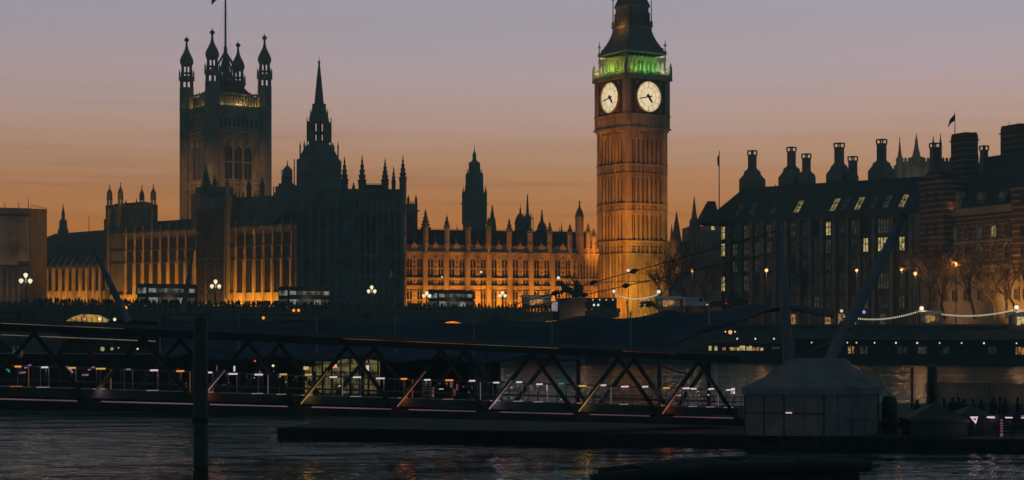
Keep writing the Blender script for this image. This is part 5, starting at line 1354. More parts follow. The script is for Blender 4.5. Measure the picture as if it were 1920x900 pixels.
for px in (1382,1416,1451): MB().ball((LPB.lx(px),.3,4.9),.19,6).build('deck_lamp', E['globe_white'], g); MB().bar((LPB.lx(px),.3,4.05),(LPB.lx(px),.3,4.8),.05).build('lamp_post', M['black'], g)
for px in (1360,1378): MB().ball((LPB.lx(px),.3,6.3),.16,6).build('mast_lamp', E['globe'], g)
MB().ball((LPB.lx(1369),.3,6.2),.42,8).build('mast_lamp', E['sodium'], g); MB().bar((LPB.lx(1369),.3,4.0),(LPB.lx(1369),.3,6.0),.08).build('mast', M['black'], g)
MB().box(LPB.lx(1455)-1, LPB.lx(1455)+.7, .7, .78, 2.9, 3.3).build('cabin_window', E['win_dim'], g)
# ------------------------------------------------------------------ near pier (dark), left and behind the gangway
PB = Frame(-120, 172, 878, 160, 0)
pb = PB.thing('pier_building', 'long dark pier building under the blue canopy, seen through the gangway', 'building')
q = lambda py, px=600: PB.z(py, PB.lx(px))
MB().box(0, PB.lx(530), -4, 9, -.5, 1.2).build('pontoon', M['hull'], pb)
MB().box(PB.lx(530)+.01, PB.L, -2, 9, -.5, 1.2).build('pontoon', M['hull'], pb)
m = MB().box(0, PB.lx(555), 3, 9, 1.2, 5.0); m.box(PB.lx(700), PB.L, 2, 9, 1.2, 5.6)
for px in range(-100, 556, 30): m.box(PB.lx(px)-.12, PB.lx(px)+.12, 2.7, 3, 1.2, 5.0)
m.build('wall', M['hull'], pb)
# glazed lit pavilion: posts, panes and a glowing room
xa, xb = PB.lx(556), PB.lx(696)
m = MB().box(xa, xb, 1.8, 8, 4.7, 5.0); m.box(xa, xb, 1.8, 8, 1.2, 1.35)
for k in range(9): x = xa+(xb-xa)*k/8; m.box(x-.06, x+.06, 2.0, 2.15, 1.3, 4.7)
for z in (2.3, 3.4, 4.2): m.box(xa, xb, 2.0, 2.12, z, z+.07)
m.build('pavilion_frame', M['black'], pb)
MB().box(xa+.1, xb-.1, 5.2, 5.4, 1.4, 4.6).build('pavilion_interior', E['kiosk'], pb)
for px, w in ((562,.35),(600,.3),(640,.55),(668,.3)): MB().box(PB.lx(px)-w, PB.lx(px)+w, 2.2, 2.3, 1.5, 3.9).build('lit_pane', E['kiosk'], pb)
for px, py, w, k in ((562,676,.25,'win_dim'),(562,691,.25,'win'),(600,674,.2,'shop'),(616,687,.25,'sodium'),(625,686,.7,'win_dim'),(672,684,.6,'win_dim'),(690,707,.4,'win_dim'),(694,667,.08,'globe'),(720,667,.2,'win_dim')):
    x = PB.lx(px); z = q(py,px); MB().box(x-w, x+w, 1.7, 1.76, z-.15, z+.15).build('lit_sign', E[k], pb)
for px, py, k, r in ((420,661,'win',.12),(432,658,'win_dim',.16),(453,659,'win',.1),(468,660,'shop',.1),(484,658,'shop',.15),(500,659,'win_dim',.12),(478,678,'red',.1),(512,687,'globe',.12),(192,655,'win',.22),(210,655,'win',.16),(222,653,'win',.08),(247,658,'globe',.07),(258,655,'globe',.09),(505,663,'shop',.22)):
    MB().ball((PB.lx(px,2.5),2.5,q(py,px)),r,6).build('pier_lamp', E[k], pb)
for px in (0,8,14): MB().box(PB.lx(px)-.12, PB.lx(px)+.16, 2.6, 2.7, q(672,5), q(650,5)).build('lit_pane', E['win_dim'], pb)
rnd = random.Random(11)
for k in range(46):      # emissive flecks painting the cool light caught by queue rails and panels
    px = rnd.uniform(285, 690); x = PB.lx(px); z = rnd.uniform(1.8, 3.7); wv = rnd.choice([.05,.08,.13]); MB().box(x-wv, x+wv, 1.0, 1.05, z, z+rnd.choice([.06,.1,.5])).build('rail_glint', E[rnd.choice(['postlit','win_dim','win_dim','win_faint','w'])], pb)
# lit restaurant boat glimpsed beyond, below the bridge
g = thing('river_boat', 'orange lit glass boat roof glowing below the bridge at left', 'boat', W(163,607,235), R(12))
s = 235/F
MB().add([(-42*s,-1.5,-5),(42*s,-1.5,-5),(46*s,1.5,-4.5),(42*s,4.5,-5),(-42*s,4.5,-5),(-46*s,1.5,-4.5),(-44*s,-1.5,-.5),(44*s,-1.5,-.5),(49*s,1.5,-.2),(44*s,4.5,-.5),(-44*s,4.5,-.5),(-49*s,1.5,-.2)],
  [(0,1,7,6),(1,2,8,7),(2,3,9,8),(3,4,10,9),(4,5,11,10),(5,0,6,11),(6,7,8,9,10,11),(5,4,3,2,1,0)]).build('hull', M['hull'], g)
MB().plate([(-40*s,.2),(38*s,.2),(40*s,.55),(22*s,1.15),(-8*s,1.3),(-30*s,.75)], -1.2, 4.0).build('glass_roof', emitter('lit boat roof', (.5,.27,.06), .9, .8, .9), g)
m = MB()
for k in range(9): x = (-38+9.5*k)*s; m.box(x-.05, x+.05, -1.35, -1.21, -.3, .9)
m.box(-42*s,42*s,-1.4,-1.21,.05,.2); m.build('frame', M['black'], g)
for px, py in ((160,598),(187,598),(214,599)): MB().ball(((px-163)*s,-2.0,zy(py,235)-zy(607,235)),.22,8).build('lamp', E['globe'] if px != 160 else E['win'], g)

# ------------------------------------------------------------------ canopy
g = thing('pier_canopy', 'large dark blue fabric canopy sweeping to a pointed tip at right, behind the gangway', 'canopy', (0,0,0))
def canopy_pt(u, v):       # u along, v from ridge to eave
    px = 300+u*1265
    d_r, d_e = 162-u*6, 146-u*4
    top = [(300,592),(480,594),(900,596),(1060,592),(1200,585),(1330,574),(1430,566),(1500,567),(1565,582)]
    bot = [(300,663),(480,664),(900,668),(1060,665),(1200,650),(1290,630),(1370,596),(1430,577),(1500,573),(1565,583)]
    def ip(tb):
        for (a, ya), (b_, yb) in zip(tb, tb[1:]):
            if a <= px <= b_: f = (px-a)/(b_-a); return ya+(yb-ya)*f
        return tb[-1][1]
    yt, yb = ip(top), ip(bot)
    d = d_r+(d_e-d_r)*v
    yy = yt+(yb-yt)*(v+.10*math.sin(v*math.pi))
    return W(px, yy, d)
nu, nv = 76, 9; vs = []; fs = []
for i in range(nu+1):
    for j in range(nv+1):
        p = canopy_pt(i/nu, j/nv); rib = abs(((i+j*.7) % 9.5)/9.5-.5)*2
        vs.append(p+Vector((0,0,-.5*(1-rib**2)))); 
n0 = len(vs)
vs += [v+Vector((0,.02,-.09)) for v in vs]
for i in range(nu):
    for j in range(nv):
        a = i*(nv+1)+j; fs += [(a,a+1,a+nv+2,a+nv+1),(n0+a,n0+a+nv+1,n0+a+nv+2,n0+a+1)]
for i in range(nu):
    for j in (0, nv): a = i*(nv+1)+j; b_ = a+nv+1; fs.append((a,b_,n0+b_,n0+a))
for j in range(nv):
    for i in (0, nu): a = i*(nv+1)+j; fs.append((a,a+1,n0+a+1,n0+a))
MB().add(vs, fs).build('canopy_fabric', M['canopy'], g, True)
for k in range(9):
    m = MB(); u = k/8; P = [canopy_pt(u*.93, j/6) for j in range(7)]
    for j in range(6): m.bar(P[j]+Vector((0,0,.05)), P[j+1]+Vector((0,0,.05)), .07, n=5)
    m.build('canopy_rib', M['black'], g)
for u in (.05,.3,.46,.485,.62,.74):
    p = canopy_pt(u, .9); MB().bar(p+Vector((0,0,-.1)), (p.x, p.y, -1), .16, n=8).build('canopy_post', M['black'], g)
p = canopy_pt(.99,.5); q_ = W(1500,625,150); 

# ------------------------------------------------------------------ main pontoon
PO = Frame(530, 123, 2060, 109, 0)
po = PO.thing('pontoon', 'broad low dark pontoon carrying the tent at the end of the gangway', 'pontoon')
m = MB().box(0, PO.L, 0, 40, -.5, .8); m.box(0, PO.L, -.15, .0, .45, .75); m.box(PO.lx(1340), PO.L, 10, 39, .8, 1.25); m.build('deck', M['hull'], po)
m = MB()
for k in range(26): x = k*PO.L/25; MB().lathe([(.25,-.1),(.25,.7),(.2,.75)], 8, x, -.3).build('fender', M['rubber'], po)
m = MB()
for k in range(60):
    x = PO.lx(930)+k*.62
    if x < PO.lx(1395): m.bar((x,30,.8),(x,30,2.0),.035,n=4)
for z in (1.2,1.6,2.0): m.bar((PO.lx(930),30,z),(PO.lx(1395),30,z),.035,n=4)
m.build('railing', M['black'], po); m = MB()
for px in (1420,1470,1530,1600,1650): x = PO.lx(px,.6); m.bar((x,.6,.8),(x,.6,1.85),.03,n=4)
m.bar((PO.lx(1380,.6),.6,1.85),(PO.lx(1660,.6),.6,1.85),.03,n=4); m.build('railing', M['black'], po)

# ------------------------------------------------------------------ gangway truss
GW = Frame(-70, 99, 1386, 122.1, 0)
gw = GW.thing('gangway', 'long covered steel truss gangway sloping down to the pontoon, with lit handrail lamps', 'gangway')
tA, tB = GW.lx(0), GW.lx(1380)
def zb(t): f = (t-tA)/(tB-tA); return 3.77+(1.5-3.77)*f
HT = 4.25; WD = 3.4
nodes = [-40,165,368,559,740,912,1080,1237,1380]
for y, nm in ((0,'front'),(WD,'rear')):
    m = MB()
    pts = [(GW.lx(px)) for px in nodes]
    for t in pts: pass
    m.beam((0,y,zb(0)-.27),(GW.L,y,zb(GW.L)-.27),.3,.54)
    m.beam((0,y,zb(0)+HT-.2),(GW.L,y,zb(GW.L)+HT-.2),.36,.44)
    m.build('chord', M['steel'], gw)
    for i in range(len(pts)-1):
        tm = (pts[i]+pts[i+1])/2
        if y: tm = pts[i+1]; pts_ = ((pts[i]+pts[i+1])/2, (pts[i+1]+(pts[i+2] if i+2 < len(pts) else pts[i+1]))/2)
        else: pts_ = (pts[i], pts[i+1])
        for a, b_ in (((pts_[0],zb(pts_[0])),(tm,zb(tm)+HT-.5)),((tm,zb(tm)+HT-.5),(pts_[1],zb(pts_[1])))):
            MB().beam((a[0],y,a[1]),(b_[0],y,b_[1]),.18,.22).build('diagonal', M['steel'], gw)
m = MB()
for k in range(34):
    t = k*GW.L/33; m.beam((t,.1,zb(t)-.25),(t,WD-.1,zb(t)-.25),.12,.2)
    m.beam((t,.1,zb(t)+HT-.2),(t,WD-.1,zb(t)+HT-.2),.1,.15)
m.build('cross_beams', M['steel'], gw)
MB().add([(0,.2,zb(0)+.15),(GW.L,.2,zb(GW.L)+.15),(GW.L,WD-.2,zb(GW.L)+.15),(0,WD-.2,zb(0)+.15),(0,.2,zb(0)+.65),(GW.L,.2,zb(GW.L)+.65),(GW.L,WD-.2,zb(GW.L)+.65),(0,WD-.2,zb(0)+.65)],
   [(0,1,5,4),(1,2,6,5),(2,3,7,6),(3,0,4,7),(4,5,6,7),(0,3,2,1)]).build('walkway', M['black'], gw)
MB().add([(0,-.15,zb(0)+HT+.03),(GW.L,-.15,zb(GW.L)+HT+.03),(GW.L,WD/2,zb(GW.L)+HT+.3),(0,WD/2,zb(0)+HT+.3),(GW.L,WD+.15,zb(GW.L)+HT+.03),(0,WD+.15,zb(0)+HT+.03)],
   [(0,1,2,3),(3,2,4,5),(0,5,4,1),(0,3,5),(1,4,2)]).build('roof', M['steel'], gw)
m = MB()
for y in (.35, WD-.35):
    for h_ in (1.05,1.85): m.beam((0,y,zb(0)+.65+h_-.65+.0),(GW.L,y,zb(GW.L)+h_),.06,.06)
    for k in range(72): t = (k+.5)*GW.L/72; m.bar((t,y,zb(t)+.65),(t,y,zb(t)+1.85),.022,n=4)
m.build('handrail', M['black'], gw)
# edge strip along the lower chord, broken at each node
for i in range(len(nodes)-1):
    a, b_ = GW.lx(nodes[i]+(24 if i else 0)), GW.lx(nodes[i+1]-(8 if i%2 else 22))
    MB().beam((a,-.18,zb(a)-.02),(b_,-.18,zb(b_)-.02),.05,.075).build('edge_light', E['strip'], gw)
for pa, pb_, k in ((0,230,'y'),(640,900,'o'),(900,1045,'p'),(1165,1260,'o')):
    a, b_ = GW.lx(pa), GW.lx(pb_); MB().beam((a,-.24,zb(a)+HT-.02),(b_,-.24,zb(b_)+HT-.02),.03,.035).build('top_edge_glint', emitter('top edge glint '+k, tuple(c*.17 for c in {'y':(.8,.5,.3),'o':(.9,.3,.12),'p':(.6,.4,.4)}[k]), 1.0, .8, .3), gw)  # emissive strips painting the glint along the top chord edge
a, b_ = GW.lx(0, WD), GW.lx(290, WD); MB().beam((a,WD-.24,zb(a)+HT-.66),(b_,WD-.24,zb(b_)+HT-.66),.04,.05).build('top_edge_glint', emitter('rear edge glint', (.22,.17,.12), .8, .6, .3), gw)  # glowing strip painting the light on the rear chord edge
# lit edges running up the diagonals from the lower nodes
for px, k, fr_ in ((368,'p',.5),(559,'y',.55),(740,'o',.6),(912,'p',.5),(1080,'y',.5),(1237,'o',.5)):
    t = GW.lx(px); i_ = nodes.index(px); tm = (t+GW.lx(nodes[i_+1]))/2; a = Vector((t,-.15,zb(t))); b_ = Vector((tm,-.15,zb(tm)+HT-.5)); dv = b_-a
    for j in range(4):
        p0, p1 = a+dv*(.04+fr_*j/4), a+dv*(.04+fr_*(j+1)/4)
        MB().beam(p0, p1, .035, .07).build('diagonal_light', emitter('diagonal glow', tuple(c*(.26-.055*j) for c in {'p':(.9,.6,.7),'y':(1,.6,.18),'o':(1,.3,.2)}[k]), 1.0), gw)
# handrail lamps: a glowing bar on a slim post
posts = [(33,'o'),(83,'w'),(134,'y'),(188,'y'),(240,'v'),(288,'p'),(337,'o'),(391,'w'),(436,'w'),(484,'w'),(530,'y'),(577,'y'),(624,'w'),(668,'w'),(712,'w'),(756,'o'),(800,'w'),(841,'o'),(884,'p'),(929,'w'),(972,'w'),(1010,'w'),(1051,'c'),(1091,'y'),(1130,'w'),(1170,'p'),(1208,'p'),(1248,'o'),(1285,'p'),(1299,'w'),(1332,'p'),(1366,'p')]
cl_ = {'w':(.8,.75,.85),'p':(1,.6,.75),'o':(1,.35,.08),'y':(1,.6,.15),'c':(.2,.8,.9),'v':(.6,.3,.9)}
for i, (px, k) in enumerate(posts):
    t = GW.lx(px, .2); z = zb(t)
    jt = rnd.uniform(-.06,.06); hw_ = rnd.uniform(.17,.27)
    g = MB().box(t-hw_, t+hw_, .04, .14, z+1.84+jt, z+1.93+jt)
    if px in (240,): g = MB().box(t-.12, t+.12, .04, .16, z+1.84, z+1.93)
    lb_ = g.build('handrail_lamp', E[k], gw)
    pm = MB(); pm.bar((t+(.24 if i%3 else -.02),.1,z+.66),(t+(.24 if i%3 else -.02),.1,z+1.84),.035,n=5)
    if i % 3 == 1: pm.bar((t-.24,.1,z+.66),(t-.24,.1,z+1.84),.03,n=5)
    pm.build('lamp_stem', M['mast'], lb_)
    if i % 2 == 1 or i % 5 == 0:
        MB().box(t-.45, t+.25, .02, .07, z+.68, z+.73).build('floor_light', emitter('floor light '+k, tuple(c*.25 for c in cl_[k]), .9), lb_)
    if i % 3 == 0: MB().box(t+.58, t+.62, .1, .15, z+.7, z+1.8).build('lit_post', emitter('lit post '+k, tuple(c*.12 for c in cl_[k]), 1.0), lb_)  # post lit by the lamps, its brightness painted in as emission
    lamp('POINT', 'handrail_light', GW.w(t, .25, z+1.7), 7, cl_[k], shadow_soft_size=.15)
for px, k in ((165,'v'),(368,'o'),(559,'y'),(740,'o'),(912,'p'),(1080,'y'),(1237,'o')):
    t = GW.lx(px); lamp('POINT', 'node_light', GW.w(t+.75, -.28, zb(t)+.55), 9, {'o':(1,.22,.1),'y':(1,.55,.12),'p':(1,.6,.8),'v':(.8,.5,.6)}[k], shadow_soft_size=.12)
for px, y0, y1, k in ((12,686,697,'c'),(52,690,684,'v'),(131,687,699,'v'),(171,694,688,'v'),(42,699,698,'v'),(160,703,703,'v')):
    t = GW.lx(px, 1.6); d = GW.d(t,1.6); MB().beam((t-.18,1.6,zy(y0,d)),(t+.18,1.6,zy(y1,d)),.08,.10).build('light_tube', E[k], gw)
for k in range(34):     # emissive flecks painting light caught along the walkway
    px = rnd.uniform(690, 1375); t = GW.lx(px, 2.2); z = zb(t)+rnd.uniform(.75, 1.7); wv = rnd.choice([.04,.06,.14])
    MB().box(t-wv, t+wv, 2.2, 2.25, z, z+rnd.choice([.05,.08,.4])).build('fitting_glint', E[rnd.choice(['postlit','win_dim','strip','w'])], gw)
# slatted luggage racks and screens on the walkway, lit pinkish
for px, w in ((800,.35),(1160,.9),(1190,.5),(1225,.5),(1262,.55)):
    t = GW.lx(px, 2.4); m = MB()
    for k in range(7): m.box(t-w, t+w, 2.4, 2.45, zb(t)+.8+k*.16, zb(t)+.86+k*.16)
    m.build('slatted_screen', M['mast'], gw)

# ------------------------------------------------------------------ tent
dT = 113; TF = Frame(1396, 114, 1545, 113, .8); tn = TF.thing('canvas_tent', 'pale grey canvas marquee tent with a flat topped roof on the pontoon', 'tent')
q = lambda py, d=dT: zy(py, d)-.8
x1 = TF.lx(1545); xr = x1+3.4; dp = 5.2; ze = q(727)
ca = TF.lx(1480); cb_ = TF.lx(1568)
m = MB()
n = 8; vs = []; fs = []
def wallp(a, b_, z0, z1, nn, amp):
    a, b_ = Vector(a), Vector(b_); nrm = Vector((b_.y-a.y, -(b_.x-a.x), 0)).normalized(); vs = []; fs = []
    for i in range(nn+1):
        p = a+(b_-a)*i/nn
        for j in range(5):
            z = z0+(z1-z0)*j/4; w = amp*math.sin(i*2.1+j)*math.sin(j*math.pi/4); vs.append((p.x+nrm.x*w, p.y+nrm.y*w, z))
    for i in range(nn):
        for j in range(4): a_ = i*5+j; fs.append((a_,a_+5,a_+6,a_+1))
    return vs, fs
cor = [(0,0),(x1,0),(xr,2.2),(xr-.3,dp+1.5),(.6,dp)]
for i in range(5):
    a, b_ = cor[i], cor[(i+1)%5]; m.add(*wallp((a[0],a[1],0),(b_[0],b_[1],0),0,ze,12,.05))
m.build('side_walls', M['canvas'], tn)
for i in range(5):
    a, b_ = Vector((*cor[i],0)), Vector((*cor[(i+1)%5],0))
    for j in range(1, 4):
        p = a+(b_-a)*j/4; nrm = Vector((b_.y-a.y, -(b_.x-a.x), 0)).normalized()*.07; MB().bar((p.x+nrm.x,p.y+nrm.y,.02),(p.x+nrm.x,p.y+nrm.y,ze),.018,n=4).build('seam', M['black'], tn)
rt = [(ca,1.8),(cb_,1.8),(cb_+.6,2.8),(cb_,3.6),(ca+.3,3.6)]; zt = q(674)
m = MB(); vs = []; fs = []
for i in range(5):
    a = cor[i]; c = rt[i]; cx_, cy_ = 3.4, 2.6
    ax, ay = cx_+(a[0]-cx_)*1.04, cy_+(a[1]-cy_)*1.04
    for j in range(7):
        f = j/6; h_ = ze+(zt-ze)*(f**1.25); vs.append((ax+(c[0]-ax)*f, ay+(c[1]-ay)*f, h_))
for i in range(5):
    for j in range(6): a = i*7+j; b_ = ((i+1)%5)*7+j; fs.append((a,b_,b_+1,a+1))
fs.append(tuple(i*7+6 for i in range(5))); m.add(vs, fs)
m.build('roof', M['canvas'], tn, True)
m = MB()
for i in range(5):
    a, b_ = Vector((*cor[i],0)), Vector((*cor[(i+1)%5],0)); cn = Vector((3.4,2.6,0)); a = cn+(a-cn)*1.05; b_ = cn+(b_-cn)*1.05
    k = 10
    for j in range(k):
        p, p2 = a+(b_-a)*j/k, a+(b_-a)*(j+1)/k; m.add([(p.x,p.y,ze),(p2.x,p2.y,ze),(p2.x,p2.y,ze-.42),((p.x+p2.x)/2,(p.y+p2.y)/2,ze-.5),(p.x,p.y,ze-.42)], [(0,1,2,3,4)])
m.build('valance', M['canvas'], tn)
for (x, y) in [(a*1.0,b_-.06) for a, b_ in cor]+[(x1*.5,-.06),(x1*.25,-.06)]: MB().bar((x,y,0),(x,y,ze),.045).build('tent_pole', M['black'], tn)
MB().beam((0,-.08,q(775)),(x1,-.08,q(775)),.05,.06).build('tent_rail', M['black'], tn)
MB().box(x1*.52, x1*.60, -.11, -.08, q(775)-.02, q(775)+.05).build('small_light', E['p'], tn)
lamp('POINT', 'tent_glow', TF.w(TF.lx(1470),-4,1.3), 9, (1,.6,.7), shadow_soft_size=.4)
lamp('SPOT', 'tent_glow', TF.w(TF.lx(1440),-5.5,6.5), 60, (1,.62,.42), TF.w(TF.lx(1468),1.0,3.8), spot_size=.30, spot_blend=1, shadow_soft_size=.4)

# ------------------------------------------------------------------ masts, stays and piles
def mast(pts, d, label, mat='mast'):
    p0 = W(pts[0][0], pts[0][1], d); g = thing('steel_mast', label, 'mast', p0); m = MB()
    for (ax, ay, ar), (bx, by, br_) in zip(pts, pts[1:]): m.bar(W(ax,ay,d)-p0, W(bx,by,d)-p0, ar*.86*d/F, br_*.86*d/F, 14)
    m.build('shaft', M[mat], g, False); return g, p0
g, p0 = mast([(1479,742,13),(1478,676,13),(1471,560,10.5),(1464,470,7.5),(1458,400,4),(1455,362,2),(1454,345,.6)], 131, 'tall upright tapering pale mast rising behind the tent')
gi, p1 = mast([(1553,680,13),(1572,640,13.5),(1640,515,12),(1697,398,8.5)], 130, 'thick pale mast leaning right in front of the dark office block')
m = MB(); m.bar(W(1697,398,130)-p1, W(1721,363,130)-p1, 5*130/F, 2*130/F, 12); m.build('mast_tip', M['mast'], gi); m = MB(); m.bar(W(1694.5,403,130)-p1, W(1699,394,130)-p1, 10*130/F, 10*130/F, 14); m.build('collar', M['mast'], gi); m = MB(); m.bar(W(1586,614,130)-p1, W(1589,608,130)-p1, 15*130/F, 15*130/F, 14); m.build('collar', M['mast'], gi)
mast([(240,604,9),(206,530,6.5),(178,470,3.5),(164,450,1)], 168, 'faint leaning mast crossing the low lit wing at left')
mast([(343,584,6.5),(352,530,5),(362,470,2.5),(367,440,.8)], 168, 'faint upright leaning mast in front of the first bus')
def stay(a, b_, nodes_, label, r=.07):
    A, B = W(*a), W(*b_); g = thing('stay_cable', label, 'cable', A); m = MB(); m.bar((0,0,0), B-A, r, n=6); m.build('cable', M['black'], g)
    for f in nodes_:
        c = (B-A)*f; dr = (B-A).normalized(); n_ = MB(); n_.bar(c-dr*.42, c, .07, .22, 8); n_.bar(c, c+dr*.42, .22, .07, 8); n_.build('turnbuckle', M['black'], g)
stay((925,582,152), (1462,432,131.5), (.24,.382,.527), 'upper dark stay cable with turnbuckles across the clock tower foot', .036)
stay((985,578,152), (1466,470,131.5), (.255,.427), 'lower dark stay cable with turnbuckles across the clock tower foot', .036)
stay((1186,672,140), (1300,705,133), (), 'short stay cable over the water behind the gangway', .05)
stay((1545,672,118), (1590,800,114), (), 'dark guy rope across the tent front', .035)
stay((1634,688,128), (1670,745,119), (), 'dark guy rope right of the tent running down to the mooring post', .05)
stay((1490,668,131), (1600,625,145), (), 'thin stay from the upright mast across the dark far pier', .03)
def pile(px, hw, ytop, d, zb_, label, cap=True, mat='black'):
    s = d/F; g = thing('mooring_pile', label, 'pile', (xx(px,d), d, zb_)); zt_ = zy(ytop,d)-zb_; r = hw*s
    MB().lathe([(r,0),(r,zt_-r*.8),(r*.92,zt_-r*.3),(r*.6,zt_)], 14).build('shaft', M[mat], g)
    MB().lathe([(r*1.06,zt_*.5),(r*1.06,zt_*.5+.25)], 14).build('band', M['rubber'], g)
    MB().lathe([(r*1.02,.0),(r*1.04,1.6),(r*1.015,2.9),(r*1.005,3.1)], 14).build('weed_band', M['weed'], g)
pile(376.5, 13.5, 592, 86, -2, 'thick black mooring pile standing in the near water, left')
pile(1668, 14, 742, 117, -1, 'short fat round topped mooring post right of the tent')
pile(1748, 9, 684, 150, -1, 'dark square pile in the water at right')
pile(1710, 2.2, 690, 140, -1, 'very thin pole in the water right of the mooring post')
pile(928, 11, 640, 150, -1, 'dark pile in the water behind the middle of the gangway')

# ------------------------------------------------------------------ right end of the pontoon: screen, shelters, waiting people, lamps
RP = Frame(1700, 126, 2050, 120, 1.25)
g = RP.thing('glass_wind_screen', 'long ribbed translucent wind screen behind the waiting people at right', 'screen')
gm = bpy.data.materials.new('ribbed glass'); gm.use_nodes = True; b_ = gm.node_tree.nodes['Principled BSDF']; b_.inputs['Base Color'].default_value = (.5,.55,.56,1); b_.inputs['Transmission Weight'].default_value = 1; b_.inputs['Roughness'].default_value = .12; b_.inputs['IOR'].default_value = 1.15
xa, xb = RP.lx(1738), RP.L; z1 = RP.z(718, RP.lx(1830))
n = int((xb-xa)/.55)
for k in range(n): MB().box(xa+k*.55, xa+k*.55+.53, 0, .03, .1, z1).build('pane', gm, g)
m = MB(); m.box(xa, xb, -.03, .06, 0, .1); 
for k in range(0, n+1, 4): m.box(xa+k*.55-.03, xa+k*.55+.01, -.04, .07, 0, z1)
m.build('frame', M['black'], g)
for i, (px, dd) in enumerate(((1720,0),(1752,.3),(1770,-.2),(1786,.2),(1797,.8),(1808,0),(1825,.5),(1840,-.1),(1862,.4),(1875,0),(1884,.7),(1908,.1))):
    d = 117.5+dd; z = 1.25
    lab = ['dark person waiting alone at the left end of the right hand queue','dark person in the queue, second from the left by the shelter roof'][i] if i < 2 else 'dark silhouetted person in the queue before the ribbed screen'
    person((xx(px,d), d, z), rp.random()*6.28, lab, None if i < 2 else 'people queueing before the ribbed screen', True, .96+.1*rp.random())
def shelter(pxa, pxb, ypk, yev, d, label):
    s = d/F; zb_ = .8; g = thing('low_shelter', label, 'shelter', (xx((pxa+pxb)/2,d), d, zb_)); w = (pxb-pxa)/2*s; ze_, zp = zy(yev,d)-zb_, zy(ypk,d)-zb_
    MB().add([(-w,-1.5,ze_),(w,-1.5,ze_),(w,1.5,ze_),(-w,1.5,ze_),(0,0,zp),(-w,-1.5,ze_-.2),(w,-1.5,ze_-.2),(w,1.5,ze_-.2),(-w,1.5,ze_-.2)], [(0,1,4),(1,2,4),(2,3,4),(3,0,4),(0,5,6,1),(1,6,7,2),(2,7,8,3),(3,8,5,0),(5,8,7,6)]).build('roof', M['black'], g)
    m = MB()
    for x in (-w*.92,-w*.3,w*.3,w*.92):
        for y in (-1.3,1.3): MB().bar((x,y,0),(x,y,ze_-.1),.05).build('shelter_post', M['black'], g)
    MB().box(-w*.92,w*.92,1.25,1.3,0,ze_-.2).build('back_panel', M['black'], g); MB().box(-w*.92, w*.92, -1.32,-1.28, 0, .9).build('front_panel', M['black'], g)
shelter(1695, 1808, 755, 784, 114.5, 'low dark pitched roof shelter at the right end of the pontoon')
shelter(1790, 1850, 760, 775, 115.5, 'smaller low dark shelter right of the pitched roof shelter')
def bar_lamp(px, py, d, k, label, post=None, tri=False):
    p = W(px, py, d); g = thing('pier_lamp', label, 'lamp', (p.x,p.y,.8)); h_ = p.z-.8
    if tri: MB().plate([(-.25,h_+.2),(.25,h_+.2),(.12,h_-.25)], -.06, .06).build('lamp_bar', E[k], g); MB().plate([(-.12,h_+.1),(.14,h_+.1),(.08,h_-.08)], -.09, -.065).build('dark_centre', M['black'], g)
    else: MB().box(-.24,.24,-.06,.06,h_-.07,h_+.07).build('lamp_bar', E[k], g)
    MB().bar((.1,.1,0),(.1,.1,h_-.1),.03 if not post else .09).build('lamp_post', M['black'] if not post else E['postlit'], g)
    lamp('POINT', 'pier_light', (0,-.3,h_), 5, (1,.7,.8), parent=g, shadow_soft_size=.15)
bar_lamp(1826, 787, 112.5, 'p', 'triangular white lit sign on a post at right', tri=True)
bar_lamp(1858, 782, 113, 'p', 'white bar lamp right of the triangular lit sign')
bar_lamp(1892, 782, 113, 'p', 'white bar lamp above the pink lit post')
bar_lamp(1922, 782, 113, 'p', 'white bar lamp cut by the right edge')
g = thing('lit_post', 'tall thin pink lit post at the right end of the pontoon', 'post', (xx(1878,112.6),112.6,.8)); MB().box(-.07,.07,-.07,.07,.01,zy(785,112.6)-.8).build('post_face', E['postlit'], g); MB().box(-.14,.14,-.14,.14,0,.01).build('foot', M['black'], g)
m = MB()
rr = RP.thing('slatted_bench', 'low slatted barrier catching pink light at the right edge', 'barrier'); 
for k in range(7): m.box(RP.lx(1840), RP.L, -10.5, -10.42, -.2+k*.17, -.13+k*.17)
for px in (1842,1870,1900,1935): m.box(RP.lx(px,-10.4)-.04, RP.lx(px,-10.4)+.04, -10.42, -10.36, -.45, 1.0)
m.build('slats', M['steel'], rr)

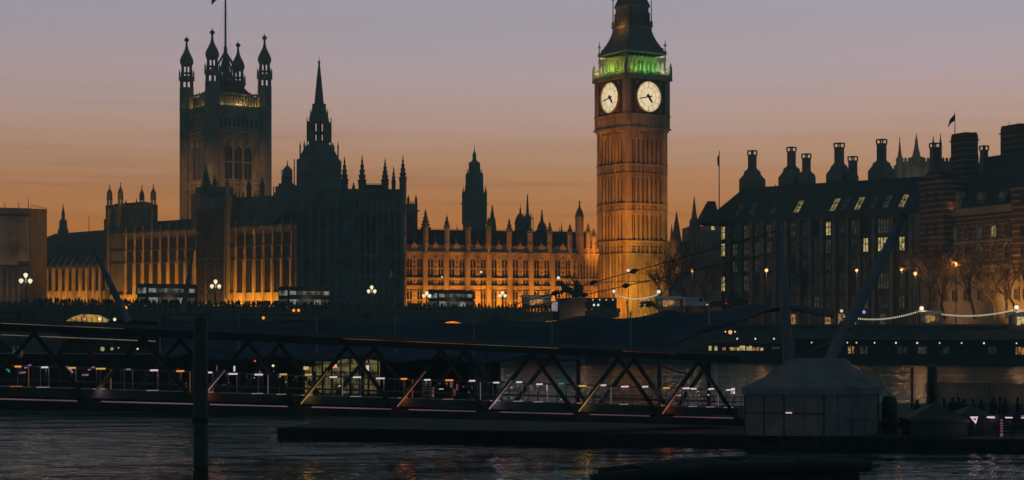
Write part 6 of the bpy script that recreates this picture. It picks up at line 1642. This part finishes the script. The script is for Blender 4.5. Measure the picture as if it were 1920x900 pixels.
# ------------------------------------------------------------------ covered boat in the near water, bottom right
dB = 90; s = dB/F; g = thing('moored_boat', 'dark inflatable boat with a loose cover, low in the near water at right', 'boat', (xx(1400,dB), dB, 0), R(14))
def tube(pts, r, mb, n=10):
    for a, b_ in zip(pts, pts[1:]): mb.bar(a, b_, r, r, n); mb.ball(b_, r, n)
m = MB(); tube([(-7.2,-1.3,.35),(-5.2,-1.5,.62),(-2.5,-1.55,.82),(1.5,-1.5,.9),(4.8,-1.4,.85)], .33, m); tube([(-6.2,.8,.45),(-2.5,1.1,.85),(1.5,1.1,.95),(4.8,1.0,.9)], .33, m); m.build('tube', M['hull'], g, True)
m = MB(); vs = []; fs = []
rnd = random.Random(2)
for i in range(15):
    for j in range(7):
        x = -5+9.5*i/14; y = -1.4+2.5*j/6; vs.append((x,y,.85+.45*math.sin(math.pi*j/6)*math.sin(math.pi*min(1,(i+1)/9)/1.0 if i < 8 else math.pi/2)+rnd.uniform(-.05,.05)))
for i in range(14):
    for j in range(6): a = i*7+j; fs.append((a,a+7,a+8,a+1))
n0 = len(vs); vs += [(x,y,z-.5) for x,y,z in vs]
fs += [tuple(n0+k for k in f[::-1]) for f in fs]
m.add(vs, fs); m.build('cover', M['steel'], g, True)
MB().box(-4.8,4.6,-1.2,.8,-.2,.45).build('hull', M['hull'], g); g.scale = (1.2,1.2,.95)
# ------------------------------------------------------------------ thin haze volume, added to lift the blacks
hz_o = MB().box(-480, 420, -20, 800, -4, 128).build('haze', M['earth']); tag(hz_o, 'thin added haze that lifts the dark tones', kind='stuff')
hm = bpy.data.materials.new('black_lift_haze'); hm.use_nodes = True; ht = hm.node_tree; ht.nodes.clear()
ho = ht.nodes.new('ShaderNodeOutputMaterial'); hv = ht.nodes.new('ShaderNodeVolumePrincipled')
hv.inputs['Color'].default_value = (.72,.93,1,1); hv.inputs['Density'].default_value = 0.00036; hv.inputs['Anisotropy'].default_value = 0.0
ht.links.new(hv.outputs[0], ho.inputs['Volume'])
hz_o.data.materials.clear(); hz_o.data.materials.append(hm)
